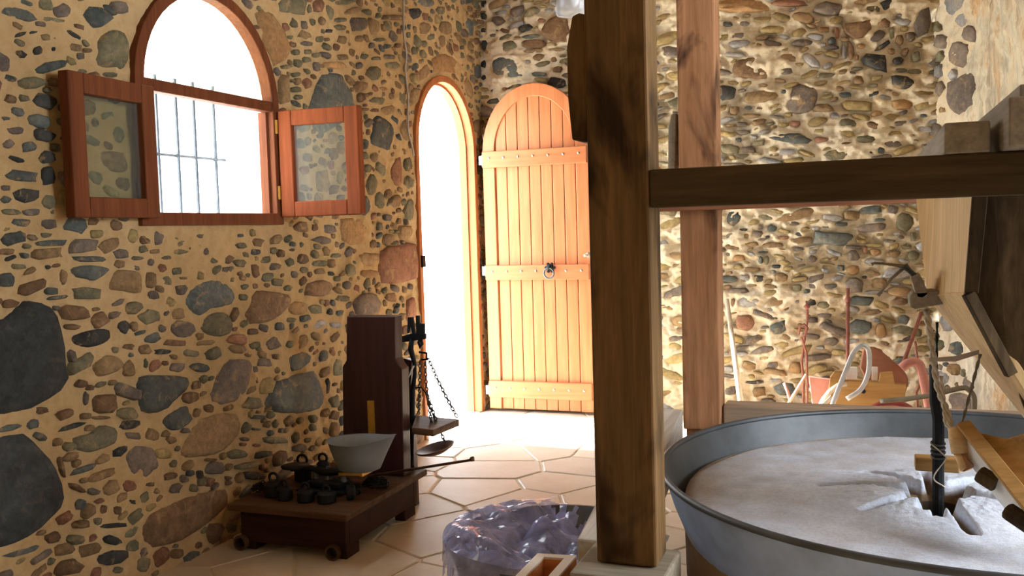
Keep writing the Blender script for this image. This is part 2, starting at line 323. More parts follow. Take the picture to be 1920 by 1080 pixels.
# ------------------------------------------------------------------ traced masonry (photo positions of the stones: x y w h angle kind)
LEFT = """30 25 75 22 15 S;45 4 30 10 20 S;115 20 30 26 0 P;95 37 45 10 8 G;183 33 50 40 40 S;163 50 32 16 15 S;204 18 30 10 45 S;252 35 50 78 0 P;212 92 62 78 10 G;38 65 22 8 -25 K;63 61 18 6 0 K;40 102 22 14 20 K;70 95 18 17 0 K;100 92 7 9 0 K;138 65 30 7 35 K;160 82 18 10 45 G;150 105 14 15 0 P;95 125 62 20 -15 S;20 147 25 12 15 S;60 155 50 22 0 G;150 133 25 8 5 G;207 140 30 10 0 G
82 190 45 30 15 K;33 210 28 18 20 S;75 228 45 25 15 S;10 222 18 10 0 S;28 245 35 16 0 P;85 254 40 20 15 K;15 270 25 18 -20 P;55 275 32 22 -10 S;88 295 26 28 0 K;30 298 35 10 20 K;40 330 62 24 5 S;90 330 26 40 0 K;10 352 20 12 0 P;10 375 22 14 5 S;50 365 45 30 5 K;90 378 26 30 0 G;20 398 40 12 0 G;60 398 34 13 0 P
36 417 42 15 5 S;91 420 33 24 0 P;140 420 42 35 20 S;213 424 82 42 0 B;22 447 50 28 -15 S;121 433 15 14 0 P;86 441 22 10 0 G;100 456 62 12 -4 S;156 460 62 26 -8 P;90 475 60 22 -4 T;12 472 28 14 0 B;20 484 22 8 -25 K;190 469 26 8 -12 T;170 486 75 13 0 S;167 511 72 32 -3 S;227 476 28 20 5 P;257 484 24 8 0 G;278 488 26 12 10 S;35 500 30 12 0 G;90 501 10 8 0 K;57 508 28 11 -25 T;118 518 13 30 5 T;10 525 35 28 -5 S;62 537 60 26 -18 B;97 546 24 13 0 S;108 558 44 8 -8 S;163 550 50 26 0 G;235 527 58 50 0 T;280 525 22 36 0 T;285 553 26 18 0 P;18 570 32 18 0 B;222 567 28 11 -30 P;250 577 36 25 -10 G;139 587 56 32 0 B;185 600 34 26 -35 B;214 590 26 15 -30 P;231 613 23 27 0 K;280 594 48 26 -20 G;173 632 75 34 -10 K;135 613 28 11 0 B;263 624 30 7 -15 S;3 602 16 30 0 S;240 650 24 13 0 B;270 655 24 20 0 T;135 668 14 26 -20 P;155 680 60 26 -35 G;200 685 58 38 -25 T;240 692 28 32 -20 T;272 680 8 20 0 G
45 770 34 11 -25 S;15 803 45 11 -15 S;62 795 25 19 -15 S;135 800 54 10 -18 K;75 818 24 13 30 S;105 768 66 54 0 O;162 748 9 26 0 P;197 756 48 36 0 B;188 721 26 11 -20 G;240 735 48 26 20 P;190 783 32 7 -3 T;240 775 38 22 0 G;245 797 36 15 -10 K;182 825 84 40 -18 G;225 846 32 18 -25 K;158 880 50 12 -22 S;195 890 62 15 -20 T;117 876 7 38 -10 B;268 865 66 60 -20 P;250 817 30 14 10 P;285 815 28 24 0 T;285 908 32 8 -5 B;145 915 34 12 30 B;247 941 14 10 0 K;193 955 10 20 20 B;220 957 16 17 0 B;155 983 30 17 -10 B;215 985 54 10 -5 K;210 1013 35 18 5 K;210 1045 70 26 -15 K;145 1012 34 22 0 G;100 1008 30 20 -20 B;40 1035 74 13 -15 S;80 1042 50 14 -35 P;125 1066 54 30 -15 B
292 471 30 9 -3 T;333 472 32 11 0 G;335 446 28 8 0 G;383 443 34 9 5 P;418 455 24 11 5 G;451 442 14 7 0 S;452 460 22 13 0 G;482 455 20 16 0 T;478 473 18 13 0 S;415 470 34 11 -10 T;384 471 14 15 0 P;357 467 10 11 0 B;370 457 18 8 0 P;370 485 12 11 0 P;312 484 20 10 0 G;348 490 16 12 0 S;303 503 15 18 -10 R;283 492 14 13 0 P;330 508 22 16 0 G;363 500 24 8 -15 T;401 488 15 14 0 G;426 487 20 19 0 B;449 494 24 15 5 G;427 506 25 13 0 P;403 510 32 17 15 G;497 487 20 15 0 G;527 475 17 15 0 B;514 500 22 15 -10 P;543 492 13 17 -25 G;477 507 14 26 -10 B;450 513 11 9 0 B;434 525 9 11 0 T;528 513 27 16 10 P;283 518 18 28 0 T;310 527 20 19 0 G;350 521 32 7 -3 T;340 543 24 22 -30 P;458 538 13 11 0 G;478 536 9 11 0 T;500 535 11 9 0 B;520 530 22 15 0 G;540 540 18 13 0 G;290 549 40 15 -5 P;303 586 50 34 -10 S;440 590 14 30 15 B;342 617 48 34 0 P;303 617 14 16 -30 P;523 612 20 18 0 S;475 622 22 12 0 B;445 637 35 20 0 R;445 655 30 16 0 T;327 643 42 13 5 B;385 643 38 11 -5 T;510 645 27 23 -25 P;545 645 22 14 -10 G;305 660 36 10 0 K;358 662 32 13 5 G;400 664 32 24 -25 G;424 672 24 20 -25 P;465 666 13 9 0 B;519 669 20 12 0 B
330 688 30 18 0 P;376 690 34 17 5 S;358 745 32 22 -15 B;391 766 17 16 0 B;335 786 58 38 -25 S;474 757 38 26 0 G;560 676 54 30 -25 S;606 668 18 22 0 S;632 690 18 32 0 G;614 724 7 28 0 K;588 785 15 18 0 G;478 712 10 15 0 B;512 714 24 13 0 B;495 680 28 17 0 P;532 700 10 8 0 G;322 825 22 15 0 T;405 878 38 24 0 P;395 862 22 6 0 B;345 898 15 16 0 P;320 893 26 12 -15 B;375 890 11 16 0 K;443 852 32 18 0 G;468 872 44 12 -12 G;494 852 38 13 -10 K;478 892 40 14 5 K;517 826 46 14 3 G;508 812 15 12 0 S;482 805 13 6 0 P;485 782 26 8 0 S;562 840 32 14 -10 P;570 866 38 12 0 P;457 833 13 7 0 R;482 835 12 7 0 R;460 823 15 8 0 G
545 10 58 40 0 G;597 12 21 28 10 R;645 4 32 12 0 G;662 20 40 13 -10 T;690 22 22 11 15 G;673 45 36 28 0 P;736 33 42 11 3 B;778 26 24 22 0 K;800 5 30 18 10 S;826 20 19 18 0 G;880 50 14 42 -15 S;793 53 22 24 0 T;835 52 30 28 20 T;585 42 15 13 0 G;603 40 13 17 0 T;635 38 28 10 0 G;638 51 30 10 0 G;617 58 15 8 0 K;572 66 30 15 15 T;600 73 13 11 0 G;543 70 14 8 0 G;548 83 16 9 25 B;614 88 22 12 30 G;575 82 30 9 0 P;641 75 19 16 0 T;671 73 22 15 0 T;714 74 20 8 0 G;697 85 10 13 0 P;726 87 12 9 0 S;745 86 13 11 0 B;556 98 15 11 0 G;577 97 14 11 0 G;594 103 16 9 0 G;575 112 18 11 0 G;558 118 17 16 0 G;594 125 13 17 0 P;536 126 25 9 -5 G;628 122 48 15 5 O;642 107 20 11 0 T;682 106 13 11 0 G;705 110 20 8 0 G;730 106 22 8 5 P;673 123 13 14 0 P;700 137 30 28 0 G;735 123 27 16 -5 G;675 142 21 11 0 K;675 162 25 22 0 B;717 154 13 9 -30 B;718 166 18 7 0 O;707 189 26 13 5 G;726 207 28 20 0 T;702 207 15 8 0 B;685 205 13 7 0 T;685 270 9 20 0 S;556 168 22 11 0 G;560 182 17 10 0 G;555 140 14 9 0 G;532 170 20 58 0 T
450 12 34 34 -20 P;776 181 14 36 8 T;877 165 13 38 -14 T;757 243 15 42 0 T;743 322 26 60 0 R;765 308 16 28 0 G;765 342 16 26 0 G;768 392 17 46 0 G;725 448 20 24 0 T;762 434 30 26 0 T;770 580 18 48 0 R;688 572 52 50 0 P;690 485 42 26 0 T;655 507 18 24 0 G;692 512 36 18 0 O;727 408 19 13 0 P;740 377 24 24 0 T;712 375 18 36 0 G;697 345 20 42 0 G
563 426 28 20 0 B;590 427 11 13 0 B;616 429 24 18 0 P;605 450 40 15 3 P;549 458 15 10 0 S;564 459 8 11 0 S;548 468 10 6 0 G;567 485 19 22 0 B;590 477 14 20 -30 G;600 494 28 12 -5 G;629 479 24 9 -5 G;620 513 13 9 0 K;632 523 14 11 0 G;600 509 22 12 0 T;570 506 16 14 0 G;551 515 15 15 0 P;595 543 62 32 0 B;558 578 32 26 0 O;650 535 18 18 0 P;640 560 26 12 0 G;590 580 26 18 0 G;618 585 11 13 0 K;637 587 17 14 0 S;596 609 26 15 -30 L;630 610 19 12 0 L;545 600 20 11 0 G;733 557 22 18 0 B;753 579 18 19 0 L"""
LEFT_POLY = """D -40 620 15 600 45 568 80 568 105 590 118 650 124 710 110 735 60 765 0 778 -40 782#D
D -60 825 0 820 45 812 85 850 108 880 122 935 100 970 50 1010 0 1028 -60 1035#D
S 263 708 300 703 352 708 350 730 325 755 300 773 270 770 264 740
S 345 560 365 535 395 525 425 530 443 548 435 570 410 577 390 580 372 592 350 578
B 460 590 468 570 480 545 505 546 540 552 542 570 525 590 500 605 470 607
G 373 617 378 600 395 588 415 585 428 598 432 620 415 631 390 628
P 398 755 400 720 410 700 430 673 465 675 468 700 460 735 440 755
T 342 845 355 820 375 785 430 774 453 785 448 815 420 845 390 855 350 858
S 503 755 520 715 560 700 590 695 602 720 610 745 600 767 560 775 520 772
B 262 1000 275 965 320 945 380 925 425 918 430 945 400 975 340 1015 285 1028
O 478 25 510 25 548 95 515 125
S 577 205 593 160 605 140 635 138 648 150 668 205 610 250 585 240
S 694 262 700 222 712 217 732 232 737 250 732 275 725 283 700 272
O 808 110 835 100 862 115 858 140 835 134 812 139
T 786 152 788 130 800 120 806 133 798 147
R 712 470 745 462 780 457 783 522 715 532
O 637 410 680 412 690 430 685 458 655 460 640 450"""
BACK = """935 40 22 18 0 P;970 20 26 16 -30 P;996 22 32 15 -30 G;985 52 26 12 -20 K;940 58 26 10 0 B;955 86 34 18 -10 G;948 70 25 10 -20 G;1000 82 44 16 0 B;995 68 32 7 -8 S;1005 95 48 8 -5 T;1040 93 34 8 -3 T;1010 108 28 13 -10 T;1045 130 17 13 0 B;1043 155 33 22 10 K;1010 139 28 9 0 S;1038 111 10 9 0 T;965 163 26 11 -15 S;927 170 12 9 0 G;925 190 26 11 -10 S;947 168 12 9 0 R;930 88 8 24 0 T;908 85 12 20 0 K;907 57 13 11 0 K;907 30 11 11 0 K;908 8 12 16 0 K;907 120 11 16 0 K;908 148 11 16 0 K;1015 38 14 9 0 R
1390 12 98 24 0 O;1478 5 66 14 0 R;1364 45 22 9 5 S;1395 44 20 9 0 P;1450 55 50 13 0 Y;1500 60 28 14 -15 Y;1505 80 40 14 -3 P;1425 97 30 8 0 G;1385 82 44 14 0 L;1361 174 38 30 0 K;1472 133 26 13 -5 P;1520 113 40 18 45 L;1480 259 80 19 4 S;1367 279 38 20 5 G;1377 206 20 16 0 T;1402 202 14 6 0 S;1390 232 24 9 3 P;1392 247 24 9 0 P;1384 262 12 9 0 S;1410 217 34 9 0 T;1470 172 12 9 0 S;1535 245 20 7 0 Y;1540 262 28 11 0 R;1340 60 18 13 0 P;1545 55 20 11 0 O;1490 232 20 13 0 R
1672 10 50 28 0 K;1655 43 27 19 -5 B;1645 68 32 18 -30 P;1693 155 46 26 8 K;1569 60 9 24 -10 R;1595 95 11 36 -5 B;1583 97 9 26 0 L;1560 77 16 15 0 S;1672 62 10 24 0 G;1686 74 15 20 0 B;1697 97 13 17 15 B;1655 86 34 9 -35 K;1672 96 14 11 20 B;1684 113 20 16 -15 K;1607 108 8 12 0 B;1615 86 15 9 0 O;1690 131 22 7 0 G;1715 134 28 9 0 G;1707 68 20 18 0 P;1718 105 17 19 0 G;1635 18 30 16 0 G;1638 160 18 8 0 G;1608 128 24 7 0 G;1610 150 20 16 0 T;1585 177 24 11 0 S;1638 176 22 8 -20 K;1590 232 32 20 10 G;1565 216 18 11 0 L;1645 236 40 15 10 B;1732 217 14 9 0 S;1652 281 15 13 0 S;1570 290 48 20 0 G;1630 287 20 9 0 S;1710 252 20 12 0 P;1592 270 28 7 0 B;1690 195 38 20 0 O;1645 213 22 11 0 O
1376 408 34 28 -25 S;1435 408 32 12 3 G;1425 426 10 9 0 P;1447 428 17 13 15 S;1420 439 22 12 0 P;1393 431 16 6 0 K;1439 444 9 6 0 K;1370 443 20 15 0 P;1468 446 22 8 0 R;1499 439 16 8 0 S;1560 447 74 25 3 S;1450 460 40 10 -3 T;1430 473 22 5 0 K;1426 488 9 15 0 S;1437 488 8 15 0 G;1385 484 24 13 0 O;1455 500 18 7 0 K;1450 510 10 7 0 S;1465 520 22 18 0 T;1365 523 38 11 0 S;1422 523 21 14 0 K;1385 545 40 10 0 P;1523 486 17 15 0 P;1530 522 36 14 -15 P;1558 536 28 9 0 S;1513 547 15 11 0 S;1494 540 18 14 0 G;1375 568 10 16 0 B;1405 566 46 20 0 L;1457 565 32 21 0 T;1520 567 22 15 0 K;1545 572 24 14 0 G
1633 393 44 19 0 S;1675 393 22 17 0 P;1698 416 34 34 0 G;1650 412 22 6 0 S;1577 420 26 8 0 S;1548 424 16 6 0 S;1635 428 56 16 -8 P;1598 404 32 18 0 T;1580 393 26 10 0 P;1668 452 22 6 3 S;1690 445 13 7 0 P;1700 462 20 8 0 G;1714 444 12 16 0 G;1713 480 22 18 0 G;1676 476 26 11 0 T;1641 473 19 13 0 O;1622 468 8 13 0 R;1600 480 24 20 0 P;1576 502 17 11 0 S;1600 507 24 18 0 O;1603 535 32 28 0 P;1650 532 28 18 0 T;1621 520 10 5 0 K;1615 564 58 18 0 S;1688 566 28 14 0 B
1462 613 34 23 -25 S;1412 637 32 14 -20 P;1395 605 38 28 0 R;1372 732 25 20 0 P;1423 735 25 19 0 T;1415 717 34 6 0 K;1440 754 28 12 0 P;1472 730 38 24 0 S;1405 685 27 17 0 T;1490 690 28 22 0 O;1535 725 20 20 0 S;1545 592 28 9 0 P;1523 600 22 10 0 P;1613 613 44 30 0 S;1695 600 24 18 0 S;1652 620 18 32 0 O;1695 637 38 10 -15 P;1690 675 38 21 0 S;1560 640 26 16 0 P;1640 680 28 14 0 T"""
BACK_POLY = """S 922 120 935 107 975 110 985 125 978 143 935 147
B 1015 55 1030 35 1062 30 1064 80 1030 75 1018 65
B 1372 128 1385 112 1415 107 1440 118 1445 130 1435 147 1400 147 1378 140
P 1475 205 1485 165 1500 158 1528 165 1530 190 1515 210 1490 212
B 1578 44 1600 42 1634 37 1633 55 1618 70 1600 73 1585 62
K 1615 110 1625 100 1660 103 1662 135 1640 128 1620 120
P 1712 45 1725 20 1742 12 1746 40 1740 60 1720 70"""

def poly_from_ellipse(x, y, w, h, ang, R):
    n = 9; a = math.radians(ang); out = []; ph = R.random()*6.28; ex = R.uniform(.62, .95)
    for k in range(n):
        t = ph+2*math.pi*k/n+R.uniform(-.2, .2); c, s = math.cos(t), math.sin(t); f = R.uniform(.80, 1.14)
        px = w/2*math.copysign(abs(c)**ex, c)*f; py = h/2*math.copysign(abs(s)**ex, s)*f
        out.append((x+px*math.cos(a)-py*math.sin(a), y+px*math.sin(a)+py*math.cos(a)))
    return out
def inside(poly, U, Vv):
    r = np.zeros(U.shape, bool); n = len(poly); j = n-1
    for i in range(n):
        (xi, yi), (xj, yj) = poly[i], poly[j]
        if yi != yj: r ^= ((yi > Vv) != (yj > Vv)) & (U < (xj-xi)*(Vv-yi)/(yj-yi)+xi)
        j = i
    return r
def boxblur(a, k):
    for ax in (0, 1):
        c = np.cumsum(np.pad(a, [(k+1, k) if i == ax else (0, 0) for i in (0, 1)], mode='edge'), ax)
        a = (np.take(c, range(2*k+1, c.shape[ax]), ax)-np.take(c, range(0, c.shape[ax]-2*k-1), ax))/(2*k+1)
    return a
class Masonry:
    """a wall face laid out in wall metres (u along, z up): stones set in a rough mortar bed"""
    def __init__(s, u0, u1, z0, z1, res): 
        s.u0, s.u1, s.z0, s.z1, s.res = u0, u1, z0, z1, res
        s.nu = int((u1-u0)/res)+1; s.nz = int((z1-z0)/res)+1
        s.U, s.Z = np.meshgrid(u0+np.arange(s.nu)*res, z0+np.arange(s.nz)*res, indexing='ij'); s.mask = np.zeros(s.U.shape, bool); s.block = np.zeros(s.U.shape, bool); s.st = []
    def sub(s, poly, pad):
        p = np.array(poly); i0, j0 = ((p.min(0)-pad-(s.u0, s.z0))/s.res).astype(int); i1, j1 = ((p.max(0)+pad-(s.u0, s.z0))/s.res).astype(int)+2
        return slice(max(i0, 0), max(i1, 0)), slice(max(j0, 0), max(j1, 0))
    def put(s, poly, kind, gap=None):
        c = np.mean(poly, 0)
        if gap is not None:
            big = [tuple(c+(np.array(p)-c)*(1+gap/max(1e-3, np.linalg.norm(np.array(p)-c)))) for p in poly]
            sl = s.sub(big, 0)
            if s.mask[sl].size == 0: return False
            r = inside(big, s.U[sl], s.Z[sl])
            if not r.any() or (r & (s.mask[sl] | s.block[sl])).any(): return False
        sl = s.sub(poly, 0); r = inside(poly, s.U[sl], s.Z[sl])
        if s.block[sl].size and (r & s.block[sl]).mean() > .5*max(r.mean(), 1e-9) and gap is None: return False
        s.mask[sl] |= r; s.st.append((poly, kind)); return True
    def fill(s, classes, kinds, R, okfn=None):
        for (w0, w1, asp0, asp1, tries, gap) in classes:
            for _ in range(tries):
                u = R.uniform(s.u0, s.u1); z = R.uniform(s.z0, s.z1); i = int((u-s.u0)/s.res); j = int((z-s.z0)/s.res)
                if s.mask[i, j] or s.block[i, j] or (okfn and not okfn(u, z)): continue
                w = R.uniform(w0, w1); h = w*R.uniform(asp0, asp1)
                s.put(poly_from_ellipse(u, z, w, h, R.uniform(-22, 22), R), R.choice(kinds), gap)
def wall_stones(ms, parent, to3, nrm, proud, R, maxparts=300, limit=None):
    items = []
    for poly, kind in ms.st:
        P3 = [to3(u, z) for u, z in poly]; q = np.array([proj(p) for p in P3]) if all((p-CAMP)@CF > .2 for p in P3) else None
        if q is None: a = 0
        else:
            x, y = q[:, 0].clip(0, 1920), q[:, 1].clip(0, 1080); a = abs(np.sum(x*np.roll(y, -1)-np.roll(x, -1)*y))/2
        items.append((a, poly, kind))
    items.sort(key=lambda t: -t[0]); rest = MB(); nrm = np.asarray(nrm, float)
    for i, (a, poly, kind) in enumerate(items):
        poly = np.array(poly)
        if np.sum(poly[:, 0]*np.roll(poly[:, 1], -1)-np.roll(poly[:, 0], -1)*poly[:, 1]) < 0: poly = poly[::-1]
        if a > 1400:
            q = [tuple(p) for p in poly]; poly = np.array(catmull(q+[q[0], q[1]], 2)[1:2*len(q)+1])
        c = poly.mean(0); n = len(poly); size = np.ptp(poly, 0).min(); h = min(proud*R.uniform(.5, 1.3), size*.25)
        tilt = np.array([R.uniform(-1, 1), R.uniform(-1, 1)])*h*.5/max(size, .01)
        vs = []
        for sc, d in ((1.05, -.016), (.95, h*.5), (.74, h)):
            for p in poly:
                q = c+(p-c)*sc*(R.uniform(.88, 1.1) if sc < .9 else 1); dd = d+((p-c)@tilt if d > 0 else 0)+(R.uniform(-.3, .3)*h if d > 0 else 0); vs.append(to3(*q)+nrm*dd)
        vs.append(to3(*c)+nrm*h*R.uniform(.95, 1.12))
        fs = [(r*n+k, r*n+(k+1) % n, (r+1)*n+(k+1) % n, (r+1)*n+k) for r in (0, 1) for k in range(n)]+[(2*n+k, 2*n+(k+1) % n, 3*n) for k in range(n)]
        if i < maxparts and a > 60:
            b = MB(); b.add(vs, fs); b.build('stone', STONE[kind], parent, smooth=True)
        else: rest.add(vs, fs, SKEYS.index(kind))
    if rest.v:
        o = rest.build('small_stones', [STONE[k] for k in SKEYS], parent, smooth=True); o['kind'] = 'stuff'
def grid_mesh(ms, to3, nrm, height, hole, step=1, mats=None, matsel=None):
    """mortar bed as one displaced grid, cells inside a hole left out"""
    U, Z = ms.U[::step, ::step], ms.Z[::step, ::step]; H = height[::step, ::step]; nu, nz = U.shape
    o = np.array(to3(0, 0)); eu = np.array(to3(1, 0))-o; ez = np.array(to3(0, 1))-o
    P = o+U[..., None]*eu+Z[..., None]*ez+H[..., None]*np.asarray(nrm, float)
    ok = ~hole[::step, ::step]; ok = ok[:-1, :-1] & ok[1:, :-1] & ok[:-1, 1:] & ok[1:, 1:]
    I, J = np.nonzero(ok); q = np.stack([I*nz+J, (I+1)*nz+J, (I+1)*nz+J+1, I*nz+J+1], 1)
    b = MB(); b.keepn = True; b.v = list(map(tuple, P.reshape(-1, 3).tolist())); b.f = list(map(tuple, q.tolist())); b.m = (matsel(U[I, J], Z[I, J]).astype(int).tolist() if matsel else [0]*len(b.f)); return b
def arch(u0, u1, zb, zs, n=24, rz=None):
    """outline of a round-headed opening: right foot, round head, left foot"""
    c = (u0+u1)/2; r = (u1-u0)/2; rz = rz or r
    return [(u1, zb)]+[(c+r*math.cos(math.pi*k/n), zs+rz*math.sin(math.pi*k/n)) for k in range(n+1)]+[(u0, zb)]
def archring(mb, A, B, to3, nrm, d0, d1, closed=False):
    """frame between two outlines A (outer) and B (inner) from depth d0 to d1"""
    n = len(A); nrm = np.asarray(nrm, float); vs = []
    for L, d in ((A, d0), (B, d0), (A, d1), (B, d1)): vs += [to3(*p)+nrm*d for p in L]
    fs = []; m = n if closed else n-1
    for i in range(m):
        j = (i+1) % n
        fs += [(i, j, n+j, n+i), (2*n+i, 3*n+i, 3*n+j, 2*n+j), (i, 2*n+i, 2*n+j, j), (n+i, n+j, 3*n+j, 3*n+i)]
    if not closed: fs += [(0, n, 3*n, 2*n), (n-1, 3*n-1, 4*n-1, 2*n-1)]
    mb.add(vs, fs)

# ------------------------------------------------------------------ left wall with window and doorway
R1 = random.Random(3)
toL = lambda u, z: V(WX, u, z)
WIN = (2.715, 3.605, 1.30, 1.815)     # u0 u1 sill spring (outer edge of the wooden frame)
DOR = (4.985, 5.905, 0.0, 1.765)
ms = Masonry(1.3, BY+.03, -.02, 2.86, .008)
win_out = arch(*WIN); dor_out = arch(*DOR)
def grow(a, d):
    u0, u1, zb, zs = a; return arch(u0-d, u1+d, zb-d, zs)
holeL = inside(grow(WIN, -.02), ms.U, ms.Z) | inside(arch(DOR[0]+.02, DOR[1]-.02, -.1, DOR[3]), ms.U, ms.Z)
ms.block = inside(grow(WIN, .008), ms.U, ms.Z) | inside(arch(DOR[0]-.008, DOR[1]+.008, -.1, DOR[3]), ms.U, ms.Z)
for row in LEFT_POLY.split('\n'):
    f = row.split('#')[0].split(); c = [float(v) for v in f[1:]]
    ms.put([tuple(at(c[i], c[i+1], 'X', WX)[1:]) for i in range(0, len(c), 2)], f[0])
for row in LEFT.replace('\n', ';').split(';'):
    x, y, w, h, a, k = row.split()
    pl = [tuple(at(px, py, 'X', WX)[1:]) for px, py in poly_from_ellipse(float(x), float(y), float(w), float(h), float(a), R1)]
    ms.put(pl, k, .002)
ms.fill([(.09, .16, .5, .9, 600, .010), (.055, .11, .4, .85, 9000, .006), (.034, .055, .4, .85, 9000, .006)], list('SGGTTTBBPPRGTYTG'), R1)
m0 = ms.mask.astype(float); rim = boxblur(boxblur(m0, 2), 2)
hgt = fbm(ms.U, ms.Z, 3, 5)*.018+fbm(ms.U, ms.Z, 20, 9, 4)*.012-.003+np.clip(rim*2, 0, 1)*(1-boxblur(m0, 1))*.005
gb = grid_mesh(ms, toL, (1, 0, 0), hgt, holeL, 1)
gb.add([(WX, FY, 0), (WX, 1.3, 0), (WX, 1.3, CEIL), (WX, FY, CEIL)], [(0, 1, 2, 3)])
gb.add([(WX, 1.3, 2.84), (WX, BY, 2.84), (WX, BY, CEIL), (WX, 1.3, CEIL)], [(0, 1, 2, 3)])
wall_left = gb.build('wall_left', M_ML, None, smooth=True, origin=(WX, 3.5, 0)); struct(wall_left)
wall_left['label'] = 'ochre-mortared rubble stone wall with the arched window'
wall_stones(ms, wall_left, toL, (1, 0, 0), .015, R1)
# plastered reveals (wall thickness) of the two openings
rb = MB()
for ol in (arch(WIN[0]+.03, WIN[1]-.03, WIN[2]+.03, WIN[3]), arch(DOR[0]+.03, DOR[1]-.03, 0, DOR[3])):
    n = len(ol); cl = ol is not None
    vs = [toL(*p) for p in ol]+[toL(*p)-V(T, 0, 0) for p in ol]
    rb.add(vs, [(i, (i+1) % n, n+(i+1) % n, n+i) for i in range(n)])
rv = rb.build('wall_opening_reveals', M_REVEAL, None, origin=(WX-T/2, 4.3, 0)); struct(rv); rv['label'] = 'white plastered depth of the window and door openings'
# outer skin of the wall, so that daylight enters by the openings alone
os_ = MB(); XO = WX-T
for a0, a1, b0, b1 in ((FY, WIN[0]+.03, 0, CEIL), (WIN[1]-.03, DOR[0]+.03, 0, CEIL), (DOR[1]-.03, BY+.3, 0, CEIL), (WIN[0]+.03, WIN[1]-.03, 0, WIN[2]+.03), (WIN[0]+.03, WIN[1]-.03, 2.26, CEIL), (DOR[0]+.03, DOR[1]-.03, 2.26, CEIL)):
    os_.add([(XO, a0, b0), (XO, a1, b0), (XO, a1, b1), (XO, a0, b1)], [(0, 1, 2, 3)])
os_.add([(XO, BY+.08, 0), (RA[0]+.3, BY+.08, 0), (RA[0]+.3, BY+.08, CEIL), (XO, BY+.08, CEIL)], [(0, 1, 2, 3)])
o = os_.build('wall_left_outer', M_REVEAL); struct(o)
b = MB(); b.box((-6.2, 2.45, -.06), (-5.9, 4.1, 5.2)); o = b.build('wall_sun_screen', M_REVEAL); struct(o); o['label'] = 'added white wall outside, keeping the sun off the window'  # unseen slab added outside, sized to block direct sun from the window

# ------------------------------------------------------------------ back wall
R2 = random.Random(5)
toB = lambda u, z: V(u, BY, z)
mb_ = Masonry(WX-.04, RA[0]+.03, -.02, 2.94, .008)
for row in BACK_POLY.split('\n'):
    f = row.split(); c = [float(v) for v in f[1:]]
    mb_.put([(p[0], p[2]) for p in (at(c[i], c[i+1], 'Y', BY) for i in range(0, len(c), 2))], f[0])
for row in BACK.replace('\n', ';').split(';'):
    x, y, w, h, a, k = row.split()
    mb_.put([(p[0], p[2]) for p in (at(px, py, 'Y', BY) for px, py in poly_from_ellipse(float(x), float(y), float(w), float(h), float(a), R2))], k, .002)
mb_.fill([(.14, .24, .18, .4, 800, .012), (.08, .14, .2, .5, 3500, .011), (.04, .08, .25, .6, 6000, .010)], list('YYTYYTPLGYPLYTL'), R2)
m0 = mb_.mask.astype(float); rim = boxblur(boxblur(m0, 3), 2)
ridge = np.clip(rim*1.6, 0, 1)*(1-boxblur(m0, 1))
hgt = fbm(mb_.U, mb_.Z, 4, 25)*.05+fbm(mb_.U*.6, mb_.Z, 18, 39, 4)*.036+vnoise(mb_.U, mb_.Z, 42, 51)*.012+ridge*.022-.012
gb = grid_mesh(mb_, toB, (0, -1, 0), hgt, np.zeros(mb_.U.shape, bool), 1)
wall_back = gb.build('wall_back', M_MB, None, smooth=True, origin=(-1, BY, 0)); struct(wall_back)
wall_back['label'] = 'rough cream-pointed rubble wall behind the mill'
wall_stones(mb_, wall_back, toB, (0, -1, 0), .018, R2)

# ------------------------------------------------------------------ right wall (stone near the corner, streaked plaster beyond)
R3 = random.Random(8)
LR = 8.4
toR = lambda u, z: V(RA[0]+RD[0]*u, RA[1]+RD[1]*u, z)
mr_ = Masonry(0, 3.4, -.02, 2.94, .012)
def rs(x, y):
    d = ray(x, y); A = np.array([[d[0], -RD[0]], [d[1], -RD[1]]]); t = np.linalg.solve(A, RA-CAMP[:2]); return t[1]
UPL = rs(1815, 120)
mr_.fill([(.16, .3, .5, .9, 260, .02), (.08, .14, .5, .9, 900, .015), (.04, .08, .5, .9, 1500, .012)], list('LPPSLGPT'), R3, lambda u, z: u < UPL+.05*math.sin(z*9))
hgt = fbm(mr_.U, mr_.Z, 3, 55)*.03+fbm(mr_.U, mr_.Z, 20, 59, 4)*.018-.010
gb = grid_mesh(mr_, toR, (RN[0], RN[1], 0), hgt, np.zeros(mr_.U.shape, bool), 1, matsel=lambda u, z: (u > UPL+.05*np.sin(z*9)))
def rq(a, b, c, d): gb.add([toR(a, c), toR(b, c), toR(b, d), toR(a, d)], [(0, 1, 2, 3)], 1)
rq(3.38, 3.45, 0, CEIL); rq(4.95, LR, 0, CEIL); rq(3.45, 4.95, 0, 1.0); rq(3.45, 4.95, 2.3, CEIL); rq(0, 3.5, 2.9, CEIL)  # gap in the unseen stretch of wall, made for the added fill light
wall_right = gb.build('wall_right', [M_MB, M_PL], None, smooth=True, origin=tuple(toR(2, 0))); struct(wall_right)
wall_right['label'] = 'side wall of stone turning to streaked plaster behind the hopper'
wall_stones(mr_, wall_right, toR, (RN[0], RN[1], 0), .02, R3, 120)

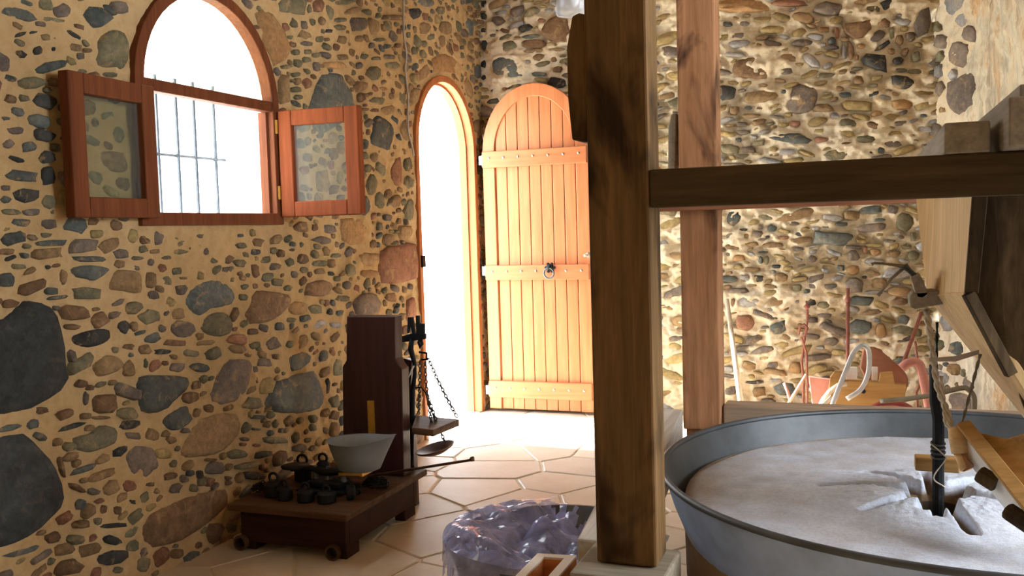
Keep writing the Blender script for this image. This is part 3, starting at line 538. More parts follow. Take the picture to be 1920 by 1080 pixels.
# ------------------------------------------------------------------ floor, ceiling, wall behind the camera, terrace
XR = toR(LR, 0)[0]
b = MB(); b.add([(WX-T, FY, -.005), (XR+.2, FY, -.005), (XR+.2, BY+.1, -.005), (WX-T, BY+.1, -.005)], [(0, 1, 2, 3)])
floor = b.build('floor', M_JOINT); struct(floor); floor['label'] = 'crazy-paved flagstone floor'
b = MB(); b.add([(WX-T, FY, CEIL), (WX-T, BY+.1, CEIL), (XR+.2, BY+.1, CEIL), (XR+.2, FY, CEIL)], [(0, 1, 2, 3)]); o = b.build('ceiling', M_CEIL); struct(o)
b = MB(); b.add([(WX-T, FY, 0), (WX-T, FY, CEIL), (XR+.2, FY, CEIL), (XR+.2, FY, 0)], [(0, 1, 2, 3)]); o = b.build('wall_front', M_ML); struct(o)
b = MB(); b.add([(-14, -6, -.06), (WX-T, -6, -.06), (WX-T, 14, -.06), (-14, 14, -.06)], [(0, 1, 2, 3)]); o = b.build('ground_terrace', M_TERR); struct(o)
# flagstones: voronoi cells, each its own slab
R4 = random.Random(21); seeds = []
for _ in range(4000):
    p = (R4.uniform(WX, 1.6), R4.uniform(.95, BY)); md = R4.choice((.16, .26, .38))
    if all(math.hypot((p[0]-q[0])*.62, p[1]-q[1]) > (md+q[2])/2 for q in seeds): seeds.append((*p, md))
seeds = [(q[0], q[1]) for q in seeds]
def clip(poly, nx, ny, d):
    out = []
    for i in range(len(poly)):
        p, q = poly[i], poly[(i+1) % len(poly)]; a = p[0]*nx+p[1]*ny-d; c = q[0]*nx+q[1]*ny-d
        if a <= 0: out.append(p)
        if a*c < 0: t = a/(a-c); out.append((p[0]+(q[0]-p[0])*t, p[1]+(q[1]-p[1])*t))
    return out
for k, (sx, sy) in enumerate(seeds):
    pl = [(WX+.005, .9), (1.6, .9), (1.6, BY-.01), (WX+.005, BY-.01)]
    for m, (tx, ty) in enumerate(seeds):
        if m == k: continue
        nx, ny = tx-sx, ty-sy; L = math.hypot(nx, ny)
        if L > 1.9: continue
        pl = clip(pl, nx/L, ny/L, ((sx+tx)/2*nx+(sy+ty)/2*ny)/L-.0035)
        if len(pl) < 3: break
    if len(pl) < 3: continue
    c = np.mean(pl, 0)
    jit = [tuple(c+(np.array(p)-c)*R4.uniform(.985, 1.0)) for p in pl]; n = len(jit); dz = R4.uniform(-.002, .002)
    b = MB(); vs = [V(p[0], p[1], -.014) for p in jit]+[V(p[0], p[1], -.004+dz) for p in jit]+[V(*(c+(np.array(p)-c)*(1-.008/max(.05, np.linalg.norm(np.array(p)-c)))), dz) for p in jit]
    b.add(vs, [(i, (i+1) % n, n+(i+1) % n, n+i) for i in range(n)]+[(n+i, n+(i+1) % n, 2*n+(i+1) % n, 2*n+i) for i in range(n)]+[tuple(range(2*n, 3*n))])
    b.build('flagstone', M_FLAG, floor)

# ------------------------------------------------------------------ window
win = thing('window_1', 'arched wooden window with two casements swung open', None, (WX, 3.16, 1.3), kind='structure')
fo = arch(*WIN); fi = arch(WIN[0]+.048, WIN[1]-.048, WIN[2]+.05, WIN[3])
b = MB(); archring(b, fo, fi, toL, (1, 0, 0), -.035, .022, True); b.build('window_frame', M_WIN, win, bevel=.004)
b = MB(); b.box((WX-.034, WIN[0]+.04, 1.80), (WX+.016, WIN[1]-.04, 1.845)); b.build('transom', M_WIN, win, bevel=.004)
b = MB(); b.box((WX-.05, WIN[0]+.045, 1.345), (WX-.01, WIN[0]+.062, 1.80)); b.box((WX-.05, WIN[1]-.062, 1.345), (WX-.01, WIN[1]-.045, 1.80)); b.build('rebate_strip', M_WIN, win)
fl = arch(WIN[0]+.048, WIN[1]-.048, 1.84, 1.84, rz=.37)
b = MB(); b.prism([toL(*p)-V(.035, 0, 0) for p in fl], (-.004, 0, 0)); b.build('lunette_pane', M_GLASS, win)
for x in (297, 334, 367, 404):
    p = at(x, 290, 'X', WX-.265); b = MB(); b.tube([(WX-.265, p[1], 1.33), (WX-.265, p[1], 1.93)], .0085, 8); b.build('grille_bar', M_IRONG, win)
z = at(340, 293, 'X', WX-.265)[2]
b = MB(); b.tube([(WX-.265, WIN[0]+.03, z), (WX-.265, WIN[1]-.03, z)], .007, 8); b.build('grille_bar', M_IRONG, win)
def sash(hinge, d, nrm, zb, zt, w, mat):
    """glazed casement hung at hinge, running along unit direction d"""
    h = np.asarray(hinge, float); d = unit((*d, 0)); n = unit((*nrm, 0)); t = .042; st = .068; b = MB()
    def brd(a0, a1, c0, c1):
        p = [h+d*a+n*s for a, s in ((a0, 0), (a1, 0), (a1, t), (a0, t))]
        b.hexa([V(q[0], q[1], c0) for q in p]+[V(q[0], q[1], c1) for q in p])
    brd(0, st, zb, zt); brd(w-st, w, zb, zt); brd(st, w-st, zb, zb+st); brd(st, w-st, zt-st, zt)
    o = b.build('casement', mat, win, bevel=.005)
    b = MB(); p = [h+d*a+n*s for a, s in ((st-.01, t*.35), (w-st+.01, t*.35), (w-st+.01, t*.35+.004), (st-.01, t*.35+.004))]
    b.hexa([V(q[0], q[1], zb+st-.01) for q in p]+[V(q[0], q[1], zt-st+.01) for q in p]); b.build('pane', M_GLASS, o)
    b = MB()
    for z in (zb+.08, zt-.1): b.tube([h+V(0, 0, z)-n*.002-d*.008, h+V(0, 0, z+.06)-n*.002-d*.008], .008, 8)
    b.build('hinge', M_BRASS, o)
sash((WX+.03, 2.752, 0), (.05, -1), (1, .05), 1.328, 1.802, .415, M_WIN)
sash((WX+.03, 3.575, 0), (1, .03), (.03, 1), 1.332, 1.805, .40, M_WINL)

# ------------------------------------------------------------------ door
door = thing('door_1', 'open arched doorway with a plank door leaf swung against the stone wall', None, (WX, 5.44, 0), kind='structure')
b = MB(); archring(b, arch(*DOR), arch(DOR[0]+.042, DOR[1]-.042, 0, DOR[3]), toL, (1, 0, 0), -.09, .016); b.build('door_frame', M_FRAME, door, bevel=.004)
b = MB(); archring(b, arch(DOR[0]+.042, DOR[1]-.042, 0, DOR[3]), arch(DOR[0]+.056, DOR[1]-.056, 0, DOR[3]), toL, (1, 0, 0), -.09, -.04); b.build('door_stop', M_FRAME, door)
b = MB(); p = at(793, 490, 'X', WX+.02); b.box((WX+.012, p[1]-.02, p[2]-.035), (WX+.03, p[1]+.02, p[2]+.035)); b.build('strike_plate', M_IRON, door, bevel=.003)
LX0, LX1, LY = WX+.058, WX+.80, 5.915; LC = (LX0+LX1)/2; LS = 1.765; LZ = .445
toD = lambda u, z: V(u, LY, z)
b = MB(); archring(b, arch(LX0, LX1, .02, LS, rz=LZ), arch(LX0+.085, LX1-.085, .02, LS, rz=LZ-.085), toD, (0, -1, 0), -.04, .012)
b.f = b.f; leaf = b.build('door_leaf', M_DOOR, door, bevel=.004)
NP = 9; pw = (LX1-LX0-.02)/NP
def archz(u): r = (LX1-LX0)/2-.004; return LS+(LZ-.012)/r*math.sqrt(max(0, r*r-(u-LC)**2))
for k in range(NP):
    a0 = LX0+.01+k*pw+.002; a1 = LX0+.01+(k+1)*pw-.002; q = [(a0, .02), (a1, .02)]+[(a1+(a0-a1)*i/4, archz(a1+(a0-a1)*i/4)) for i in range(5)]
    b = MB(); b.prism([toD(*p)+V(0, .03, 0) for p in q], (0, -.03, 0)); b.build('plank', M_DOOR, leaf, bevel=.004)
for z0, z1 in ((1.665, 1.775), (.905, 1.005), (.10, .215)):
    b = MB(); b.box((LX0+.004, LY-.034, z0), (LX1-.004, LY-.002, z1)); r = b.build('rail', M_DOORX, leaf, bevel=.005)
    for k in range(7):
        b = MB(); b.lathe([(.0085, 0), (.007, .005), (.002, .007)], (LX0+.055+k*.105, LY-.034, (z0+z1)/2+.01), 8, (0, -1, 0), capt=True); b.build('nail_head', M_HINGE, leaf)
# ring knocker and handle
kp = at(1031, 502, 'Y', LY-.036)
b = MB(); b.lathe([(.028, 0), (.024, .01), (.01, .018), (.006, .03)], kp, 12, (0, -1, 0), capt=True)
for a in range(6): b.lathe([(.012, 0), (.006, .008)], kp+V(.027*math.cos(a*1.047), 0, .027*math.sin(a*1.047)), 6, (0, -1, 0), capt=True)
kn = b.build('knocker', M_IRON, leaf, smooth=True)
b = MB(); c = kp+V(0, -.024, -.035); b.tube([c+V(.034*math.cos(t), 0, .034*math.sin(t)) for t in np.linspace(0, 6.283, 20)[:-1]], .006, 6, True); b.build('ring', M_IRONG, leaf, smooth=True)
hp = at(1104, 478, 'Y', LY-.04)
b = MB(); b.lathe([(.02, 0), (.02, .01), (.008, .014), (.008, .04)], hp, 12, (0, -1, 0)); b.tube([hp+V(0, -.045, 0), hp+V(-.02, -.047, -.004), hp+V(-.10, -.045, -.004)][:2], .008, 8); b.build('handle', M_HINGE, leaf, smooth=True)
for py in (301, 508, 730):
    p = at(908, py, 'Y', LY-.01); b = MB(); b.tube([V(WX+.05, LY+.0, p[2]-.04), V(WX+.05, LY+.0, p[2]+.04)], .006, 8)
    b.box((WX+.035, LY-.02, p[2]-.03), (WX+.062, LY-.012, p[2]+.03)); b.build('hinge', M_HINGE, leaf)

# ------------------------------------------------------------------ cable on the wall
pts = [at(x, y, 'X', WX+.022) for x, y in ((757, -20), (757, 60), (762, 100), (760, 130), (765, 180), (765, 240), (772, 270), (776, 292))]
tag(MB().tube(catmull(pts, 4), .006, 6).build('wall_cable', M_CABLE, smooth=True), 'thin grey cable running down the wall left of the doorway', 'cable')

# ------------------------------------------------------------------ mill frame
frame = thing('mill_frame', 'heavy timber frame with two posts and beams standing around the millstone vat', 'timber frame', (-.4, 2.8, 0))
def post(name, xy, dx, dy, z0, z1, mat, par=frame):
    b = MB(); b.box((xy[0], xy[1], z0), (xy[0]+dx, xy[1]+dy, z1)); return b.build(name, mat, par, bevel=.006)
o = post('post', (-.571, 2.0), .138, .11, .49, CEIL, M_POST); o['label'] = 'dark near post'
o = post('post', (-.664, 3.6), .142, .14, .45, CEIL, M_POST2); o['label'] = 'reddish stained far post'
b = MB(); b.box((-.433, 2.0, 1.287), (1.9, 2.09, 1.369)); o = b.build('beam', M_BEAM, frame, bevel=.004); o['label'] = 'dark near cross beam'
b = MB(); b.box((-.95, 3.56, 1.300), (1.9, 3.66, 1.40)); o = b.build('beam', M_BEAMR, frame, bevel=.004); o['label'] = 'reddish far cross beam'
# sills carrying the posts
b = MB(); b.box((-.615, 1.93, .34), (-.405, 2.14, .488)); b.build('sill', M_SILLN, frame, bevel=.006)
b = MB(); b.box((-.518, 3.652, .40), (1.9, 3.78, .538)); b.build('sill', M_SILLX, frame, bevel=.006)
b = MB(); b.hexa([(-.66, 2.145, .34), (-.54, 2.145, .34), (-.665, 3.595, .36), (-.82, 3.595, .36), (-.66, 2.145, .49), (-.54, 2.145, .49), (-.665, 3.595, .53), (-.82, 3.595, .53)]); b.build('sill', M_SILL, frame, bevel=.006)
for x, y in ((-.60, 1.96), (-.653, 3.61), (1.6, 3.655)):
    b = MB(); b.box((x, y, 0), (x+.12, y+.12, .34 if y < 3 else (.45 if x < 0 else .40))); b.build('foot', M_SIDEB, frame)
# cheek blocks pinned to the posts
def cheek(px, py, Yc, dy, mat):
    q = [at(x, y, 'Y', Yc) for x, y in zip(px, py)]
    b = MB(); b.prism(q, (0, dy, 0)); return b.build('cheek_block', mat, frame, bevel=.004)
cheek((1102, 1102, 1072, 1064, 1062, 1072, 1085), (28, 268, 262, 180, 90, 30, 24), 2.02, .075, M_POST)
cheek((1268, 1266, 1252, 1253, 1258), (212, 318, 318, 240, 214), 3.62, .08, M_BEAMY)
# short timbers lying across the two beams, carrying the hopper
pA = at(1770, 286, 'Y', 2.0); pB = at(1857, 236, 'Y', 2.0)
tag(MB().box((pA[0], 2.0, 1.3695), (pB[0], 3.555, 1.3695+.0605)).build('hopper_bearer', M_BEAMY, bevel=.004), 'square grey timber lying on the dark beam, end facing out', 'timber')
q0 = at(1860, 272, 'Y', 2.0)
b = MB(); zq = 1.3705
b.box((q0[0]+.015, 1.90, zq), (q0[0]+.2, 3.555, zq+.09))
tag(b.build('hopper_bearer', M_BEAMY, bevel=.004), 'second thicker timber on the dark beam at the right edge', 'timber')
b = MB(); b.box((q0[0]+.06, 2.1, zq+.0905), (q0[0]+.5, 3.2, zq+.135)); tag(b.build('loose_board', M_BEAMY, bevel=.003), 'thin board lying on top of the timber at the right edge', 'board')

# ------------------------------------------------------------------ vat and millstone
VC = V(.266, 2.809, 0); VR = .833; ZR = .55
vat = thing('millstone_vat', 'large round blue-grey metal vat around the millstone', 'vat', tuple(VC+V(0, 0, .04)))
prof = [(.40, .05), (.52, .06), (.62, .13), (.70, .24), (.765, .36), (.805, .46), (.826, .53), (VR, ZR)]
inner = [(VR-.004, ZR), (.820, .53), (.797, .46), (.755, .36), (.69, .25), (.40, .22)]
b = MB(); b.lathe(prof, VC, 96); b.build('vat_wall', M_VAT, vat, smooth=True)
b = MB(); b.lathe(inner, VC, 96); b.build('vat_lining', M_VATI, vat, smooth=True)
b = MB(); b.tube([VC+V((VR)*math.cos(t), (VR)*math.sin(t), ZR+.002*math.sin(3*t)) for t in np.linspace(0, 2*math.pi, 97)[:-1]], .009, 8, True); b.build('rim_roll', M_VATI, vat, smooth=True)
b = MB(); b.lathe([(.42, 0.0), (.42, .055)], VC, 32, capb=True, capt=True); b.build('foot_ring', M_IRONG, vat)
EYE = V(.185, 2.765, .475); SR = .765; SC = V(.262, 2.812, .475)
ms_t = thing('millstone', 'flour-dusted millstone with dark grooves around its eye, inside the vat', 'millstone', (SC[0], SC[1], .23))
na, nr = 320, 110
grooves = [math.atan2(*(at(x, y, 'Z', .475)-EYE)[1::-1]) for x, y in ((1570, 915), (1585, 970), (1640, 893), (1700, 1000), (1870, 950), (1830, 1010), (1860, 905), (1760, 1040), (1720, 868))]
glen = [.27, .22, .25, .13, .28, .26, .2, .16, .2]
vs = []; TH = np.linspace(0, 2*math.pi, na+1)[:-1]
for i in range(nr):
    for t in TH:
        f = (i/(nr-1))**1.7; edge = SC+SR*V(math.cos(t), math.sin(t), 0); inn = EYE+V(.066*math.cos(t), .066*math.sin(t), 0)
        p = inn+(edge-inn)*f; d = p[:2]-EYE[:2]; r = math.hypot(*d); a = math.atan2(d[1], d[0])
        h = .030*math.exp(-(r/.28)**4)
        for g, L in zip(grooves, glen):
            da = (a-g+math.pi) % (2*math.pi)-math.pi; w = abs(da)*r
            if abs(da) < 1 and r < L+.06: h -= .048*math.exp(-(w/(.015+.02*max(0, 1-r/.15)))**4)*min(1, max(0, (L+.06-r)/.05))
        if r < .095: h -= .045*(1-(r-.065)/.03) if r > .065 else .045
        h -= max(0, (f-.96)/.04)*.01
        vs.append((p[0], p[1], .475+h))
vs = np.array(vs); vs[:, 2] += fbm(vs[:, 0], vs[:, 1], 14, 77, 3)*.005
lump = np.exp(-(np.hypot(vs[:, 0]-EYE[0], vs[:, 1]-EYE[1])/.30)**4); vs[:, 2] += vnoise(vs[:, 0]+9, vs[:, 1]+9, 95, 78)*.006*lump
b = MB(); fs = [(i*na+j, i*na+(j+1) % na, (i+1)*na+(j+1) % na, (i+1)*na+j) for i in range(nr-1) for j in range(na)]; b.add(vs, fs)
b.build('flour_bed', M_FLOUR, ms_t, smooth=True)
b = MB(); b.lathe([(SR, .23), (SR+.004, .40), (SR, .468)], SC*V(1, 1, 0), 72, capb=True); b.build('stone_rim', M_STONEBR, ms_t, smooth=True)
b = MB(); b.lathe([(.0665, .30), (.0665, .45)], EYE*V(1, 1, 0), 24, capb=True); b.build('eye', M_EYE, ms_t)
# spindle with clamp block
sp = thing('feed_spindle', 'black iron spindle rising from the eye of the millstone', 'spindle', tuple(EYE-V(0, 0, .1)))
top = at(1750, 684, 'Y', EYE[1]-.02)
b = MB(); b.tube([EYE+V(0, -.02, -.14), V(EYE[0]+.001, EYE[1]-.02, .70), V(top[0]+.004, EYE[1]-.02, top[2]-.10), V(top[0], EYE[1]-.02, top[2])], [.0155, .0155, .0145, .011], 10); b.build('rod', M_IRON, sp, smooth=False, bevel=0)
b = MB()
for k in range(4):
    z = .60+k*.012; b.tube([V(EYE[0]+.017*math.cos(t), EYE[1]-.02+.017*math.sin(t), z+.003*math.sin(t)) for t in np.linspace(0, 6.283, 14)[:-1]], .0035, 5, True)
b.build('wire_binding', M_CHAIN, sp, smooth=True)
b = MB(); b.tube(catmull([EYE+V(-.016, -.036, .16), EYE+V(.012, -.04, .135), EYE+V(.018, -.03, .12), EYE+V(-.012, -.04, .07), EYE+V(.016, -.038, .045)], 6), .002, 5); b.build('loose_wire', M_ROPE, sp, smooth=True)
Y0 = EYE[1]+.012
p0 = at(1716, 858, 'Y', Y0); p1 = at(1800, 888, 'Y', Y0)
b = MB(); b.box((p0[0], Y0, p1[2]), (p1[0], Y0+.05, p0[2])); b.build('clamp_block', M_OCHRE, sp, bevel=.004)

# ------------------------------------------------------------------ hopper
hop = thing('grain_hopper', 'wooden grain hopper hanging over the millstone', 'hopper', (.55, 2.7, .8))
nT = at(1828, 366, 'Y', 2.35); nM = at(1809, 548, 'Y', 2.43); fT = at(1714, 373, 'Y', 3.15); fM = at(1738, 552, 'Y', 2.85)
nT[2] = fT[2] = 1.355
b = MB(); b.prism([nT, nM, fM, fT], (.022, .004, 0)); b.build('side_board', M_CHUTE, hop, bevel=.002)
# sloping side under it
nB = at(1962, 800, 'Y', 2.47); fB = at(1945, 815, 'Y', 2.75)
b = MB(); b.prism([nM+V(-.004, 0, -.002), nB, fB, fM+V(-.004, 0, -.002)], (.02, .004, .012)); b.build('sloping_board', M_CHUTE, hop, bevel=.002)
# dark front board
fr = [nT+V(.03, -.012, 0), nM+V(.018, -.012, 0), at(1888, 690, 'Y', 2.46), at(1990, 690, 'Y', 2.46), nT+V(.42, -.012, 0)]
b = MB(); b.prism(fr, (0, .02, 0)); b.build('front_board', M_CHUTED, hop, bevel=.002)
b = MB(); b.prism([nT+V(.028, -.034, 0), nT+V(-.004, -.034, 0), nM+V(-.003, -.034, 0), nM+V(.026, -.034, 0)], (0, .022, 0)); b.build('corner_batten', M_CHUTED, hop, bevel=.002)
b = MB(); a0 = nM+V(.004, -.03, 0); a1 = at(1896, 702, 'Y', 2.44); b.bar(a0, a1, .02, .026); b.build('corner_batten', M_CHUTED, hop, bevel=.002)
b = MB(); b.box((nT[0]+.02, 2.36, 1.32), (nT[0]+.44, 3.12, 1.354)); b.build('top_frame', M_BEAMY, hop)
b = MB(); b.prism([nT+V(.40, 0, 0), at(1990, 690, 'Y', 2.46), at(1990, 690, 'Y', 2.46)+V(0, .4, 0), nT+V(.40, .7, 0)], (.02, 0, 0)); b.build('side_board', M_CHUTED, hop)
# board below the hopper mouth at the frame's edge
b = MB(); b.prism([at(1893, 690, 'Y', 2.52), at(1990, 690, 'Y', 2.52), at(1990, 790, 'Y', 2.52), at(1930, 790, 'Y', 2.52)], (0, .02, 0)); b.build('mouth_board', M_CHUTED, hop)
# feed arm under the hopper: block, upright, pegs
arm = thing('grain_feeder', 'small grey wooden feed arm with nailed sticks under the hopper', 'feeder', tuple(at(1745, 580, 'Y', 2.72)))
q = [at(x, y, 'Y', 2.70) for x, y in ((1705, 556), (1712, 548), (1782, 543), (1792, 566), (1716, 580), (1706, 576))]
b = MB(); b.prism(q, (0, .10, 0)); b.build('arm_block', M_BEAMY, arm, bevel=.004)
q = [at(x, y, 'Y', 2.70) for x, y in ((1707, 520), (1724, 512), (1742, 552), (1730, 560), (1719, 558))]
b = MB(); b.prism(q, (0, .07, 0)); b.build('upright', M_BEAMY, arm, bevel=.003)
b = MB(); b.tube([at(x, y, 'Y', 2.72) for x, y in ((1720, 520), (1696, 500), (1672, 496), (1640, 493), (1634, 496))], [.008, .007, .004, .004, .006], 6); b.build('twig', M_STRAP, arm, smooth=True)
b = MB(); b.tube([at(x, y, 'Y', 2.72) for x, y in ((1694, 503), (1672, 522), (1652, 548), (1646, 554))], [.005, .004, .004, .006], 6); b.build('twig', M_BEAMY, arm, smooth=True)
b = MB(); b.tube([at(x, y, 'Y', 2.71) for x, y in ((1712, 514), (1700, 506), (1690, 500), (1700, 496), (1708, 508), (1722, 518))], .004, 6); b.build('wire_tie', M_IRONG, arm, smooth=True)
# ropes
def rope(px, Ys, r, label, mat=M_ROPE, nm='rope'):
    P = [at(x, y, 'Y', Yv) for (x, y), Yv in zip(px, Ys)]; C = catmull(P, 10); b = MB(); n = len(C)
    for k in range(2):
        b.tube([C[i]+r*.6*(V(math.cos(i*.9+k*math.pi), math.sin(i*.9+k*math.pi), 0)) for i in range(n)], r*.75, 5)
    return tag(b.build(nm, mat, smooth=True), label, 'rope')
rope(((1737, 582), (1746, 640), (1757, 720), (1775, 770), (1786, 812)), (2.73, 2.71, 2.69, 2.66, 2.62), .0075, 'thick twisted rope hanging from the feed arm beside the spindle')
rope(((1764, 705), (1770, 760), (1774, 795), (1790, 812), (1800, 846)), (2.68, 2.66, 2.64, 2.62, 2.61), .0045, 'short slack rope between the spindle and the tipping trough')
rope(((1838, 664), (1822, 725), (1804, 792)), (2.60, 2.6, 2.6), .0035, 'thin taut cord from the hopper down to the tipping trough', M_STRAP, 'cord')
b = MB(); P = [at(x, y, 'Y', 2.62) for x, y in ((1742, 672), (1790, 668), (1836, 656), (1836, 664), (1792, 678), (1742, 678))]; b.prism(P, (0, .004, 0))
tag(b.build('canvas_strap', M_CABLE), 'pale grey strap between the rope and the hopper edge', 'strap')
rope(((1757, 604), (1756, 690)), (2.78, 2.76), .003, 'short dark cord hanging just above the spindle', M_IRON, 'cord')
# tipping trough (shoe)
tr = thing('tipping_trough', 'floury wooden tipping trough slanting down over the millstone', 'trough', tuple(at(1850, 960, 'Y', 2.45)))
def tp(x, y, dy=0): return at(x, y, 'Y', 2.60-(x-1794)/140*.27+dy)
q = [tp(x, y) for x, y in ((1794, 800), (1812, 798), (1940, 960), (1940, 1012), (1876, 945), (1806, 856))]
b = MB(); b.prism(q, (.006, .016, 0)); b.build('trough_side', M_WHITE, tr, bevel=.002)
b = MB(); b.bar(tp(1806, 794, -.004), tp(1942, 962, -.004), .034, .014, up=(-.3, -.3, 1)); b.build('trough_edge', M_OCHRE, tr, bevel=.002)
q = [tp(x, y, .19) for x, y in ((1826, 842), (1965, 800), (1965, 836), (1834, 856))]
b = MB(); b.prism(q, (.01, .018, 0)); b.build('trough_side', M_OCHRE, tr, bevel=.002)
q = [tp(1812, 806, .02), tp(1940, 970, .02), tp(1965, 840, .185), tp(1830, 860, .185)]
b = MB(); b.prism(q, (0, 0, -.01)); b.build('trough_floor', M_OCHRE, tr)
for x0, y0, x1, y1 in ((1836, 888, 1868, 908), (1890, 958, 1932, 986)):
    a, c = tp(x0, y0, -.05), tp(x1, y1, -.01); b = MB(); b.tube([a, c], .021, 10); b.build('peg', M_CHUTED, tr, bevel=.003)
b = MB(); b.tube([tp(1792, 802, -.02), tp(1797, 820, -.02), tp(1801, 850, -.02)], [.018, .023, .021], 10); b.tube([tp(1800, 850, -.02), tp(1812, 880, -.02)], .015, 8); b.build('spool', M_PINE, tr, smooth=True)
q = [tp(x, y, -.03) for x, y in ((1786, 846), (1800, 846), (1828, 876), (1806, 886), (1798, 878))]
b = MB(); b.prism(q, (0, .025, 0)); b.build('hook_block', M_SIDEB, tr, bevel=.003)

# ------------------------------------------------------------------ platform scale
PS0, PS1 = V(-2.36, 3.02, 0), V(-1.855, 3.66, 0)
ps = thing('platform_scale', 'old dark wooden platform scale with small wheels standing by the stone wall', 'platform scale', (-2.1, 3.3, 0))
b = MB(); b.box((PS0[0]+.02, PS0[1]+.02, .035), (PS1[0]-.005, PS0[1]+.05, .161)); b.box((PS0[0]+.02, PS1[1]-.04, .05), (PS1[0]-.005, PS1[1]-.005, .161)); b.box((PS0[0]+.02, PS0[1]+.05, .05), (PS0[0]+.05, PS1[1]-.04, .161)); b.box((PS1[0]-.04, PS0[1]+.05, .05), (PS1[0]-.005, PS1[1]-.04, .161)); b.build('chassis', M_PLAT, ps, bevel=.004)
for x in (PS0[0]+.03, PS1[0]-.06):
    for y in (PS0[1]+.03, PS1[1]-.12):
        b = MB(); b.box((x, y, .0), (x+.05, y+.10, .06)); b.build('foot', M_PLAT, ps, bevel=.003)
b = MB(); b.box((PS0[0]-.02, PS0[1]-.01, .162), (PS1[0]+.02, PS1[1]+.05, .188)); b.build('deck_board', M_PLATT, ps, bevel=.004)
for px, py in ((449, 1008), (622, 1040)):
    c = at(px, py, 'Y', PS0[1]+.0); b = MB(); c[2] = .031
    b.lathe([(.012, .004), (.022, .0), (.030, .0), (.031, .008), (.031, .022), (.022, .022)], c+V(0, .022, 0), 20, (0, -1, 0), capb=False); w = b.build('wheel', M_PLATT, ps, smooth=False)
    b = MB(); b.lathe([(.021, .002), (.018, .006), (.006, .010)], c+V(0, .022, 0), 16, (0, -1, 0), capt=True); b.build('hub', M_IRON, w)
# column board with shoulders
YC = 3.56
pts = [(650, 593), (740, 593), (741, 672), (746, 684), (753, 692), (757, 890), (644, 890), (642, 688), (649, 676)]
q = [at(x, y, 'Y', YC) for x, y in pts]
for k in (5, 6): q[k][2] = .190
b = MB(); b.prism(q, (0, .07, 0)); b.build('column', M_COLN, ps, bevel=.004)
b = MB(); lo = at(690, 785, 'Y', YC-.008); hi = at(700, 752, 'Y', YC-.008); b.box((lo[0], YC-.01, .22), (hi[0], YC-.0005, hi[2])); b.build('brass_strip', M_BRASS, ps)

# ------------------------------------------------------------------ counter scale, bowl, weights and chains on the deck
cs = thing('counter_scale', 'black cast-iron counter balance lying on the deck of the platform scale', 'balance', (-2.13, 3.30, .189))
D0 = .189
b = MB(); b.box((-2.20, 3.22, D0), (-1.98, 3.38, D0+.018)); b.box((-2.17, 3.25, D0+.018), (-2.01, 3.35, D0+.045)); b.build('base', M_IRON, cs, bevel=.008)
b = MB(); b.tube([V(-2.27, 3.30, D0+.075), V(-2.17, 3.30, D0+.085), V(-2.09, 3.30, D0+.075), V(-2.00, 3.30, D0+.085), V(-1.93, 3.31, D0+.075)], [.010, .014, .02, .014, .010], 8); b.build('beam', M_IRON, cs, smooth=True)
for x in (-2.15, -2.09, -2.02):
    b = MB(); b.lathe([(.018, .04), (.012, .06), (.014, .085), (.006, .10)], (x, 3.30, D0), 10, capt=True); b.build('pillar', M_IRONG, cs, smooth=True)
b = MB(); b.lathe([(.055, .085), (.06, .092), (.0, .094)], (-2.25, 3.30, D0), 18); b.build('weight_plate', M_IRON, cs, smooth=True)
b = MB(); b.bar(V(-2.0, 3.24, D0+.088), V(-1.89, 3.24, D0+.094), .014, .012); b.bar(V(-2.0, 3.36, D0+.088), V(-1.89, 3.36, D0+.094), .014, .012); b.bar(V(-1.90, 3.24, D0+.088), V(-1.90, 3.36, D0+.088), .014, .012); b.build('pan_bracket', M_BRASS, cs, bevel=.002)
# enamel bowl with a pouring lip
bc = at(674, 868, 'Y', 3.29); bz = D0+.101; bl = MB(); n = 40
def bowl_ring(rr, z, lip=0, k=1):
    out = []
    for j in range(n):
        t = 2*math.pi*j/n; c, s = math.cos(t), math.sin(t); e = max(0, c)**3; g = max(0, -c)**4
        out.append((bc[0]+rr*c*(1+.28*lip*e)+.0, 3.29+rr*s*.92, bz+z+lip*(.028*e+.002*g)))
    return out
rings = [bowl_ring(.078, 0), bowl_ring(.088, .004), bowl_ring(.108, .055, .3), bowl_ring(.128, .118, 1.0), bowl_ring(.132, .12, 1), bowl_ring(.124, .116, 1), bowl_ring(.102, .055, .3), bowl_ring(.078, .008)]
bl.add([p for r in rings for p in r], [(i*n+j, i*n+(j+1) % n, (i+1)*n+(j+1) % n, (i+1)*n+j) for i in range(len(rings)-1) for j in range(n)]+[tuple(range(n))[::-1], tuple(range((len(rings)-1)*n, len(rings)*n))])
tag(bl.build('scale_bowl', M_BOWL, smooth=True), 'grey-white enamel weighing bowl with a pouring lip', 'bowl')
# iron weights
def weight(x, y, r, h, label, lying=False):
    t = thing('iron_weight', label, 'weight', (x, y, D0), 'iron weights on the platform scale')
    c = V(x, y, D0+(r if lying else 0)); ax = (.8, .5, 0) if lying else (0, 0, 1)
    b = MB(); b.lathe([(r*.9, 0), (r, .006), (r, h*.6), (r*.7, h*.72), (r*.35, h*.78)], c, 18, ax, capb=True, capt=True); b.build('body', M_IRON, t, smooth=False, bevel=.002)
    a = unit(ax); e = unit(np.cross(a, (0, 1, .3))); m = c+a*h*.9
    b = MB(); b.tube([m+a*math.cos(k)*h*.22+e*math.sin(k)*h*.24 for k in np.linspace(0, 6.283, 13)[:-1]], .006, 6, True); b.build('ring_handle', M_IRON, t, smooth=True)
weight(-2.26, 3.16, .040, .085, 'largest black iron weight, left end of the deck front')
weight(-2.19, 3.13, .034, .07, 'black iron weight standing second from the wall on the deck')
weight(-2.09, 3.13, .036, .065, 'black iron weight in front of the counter balance pillar')
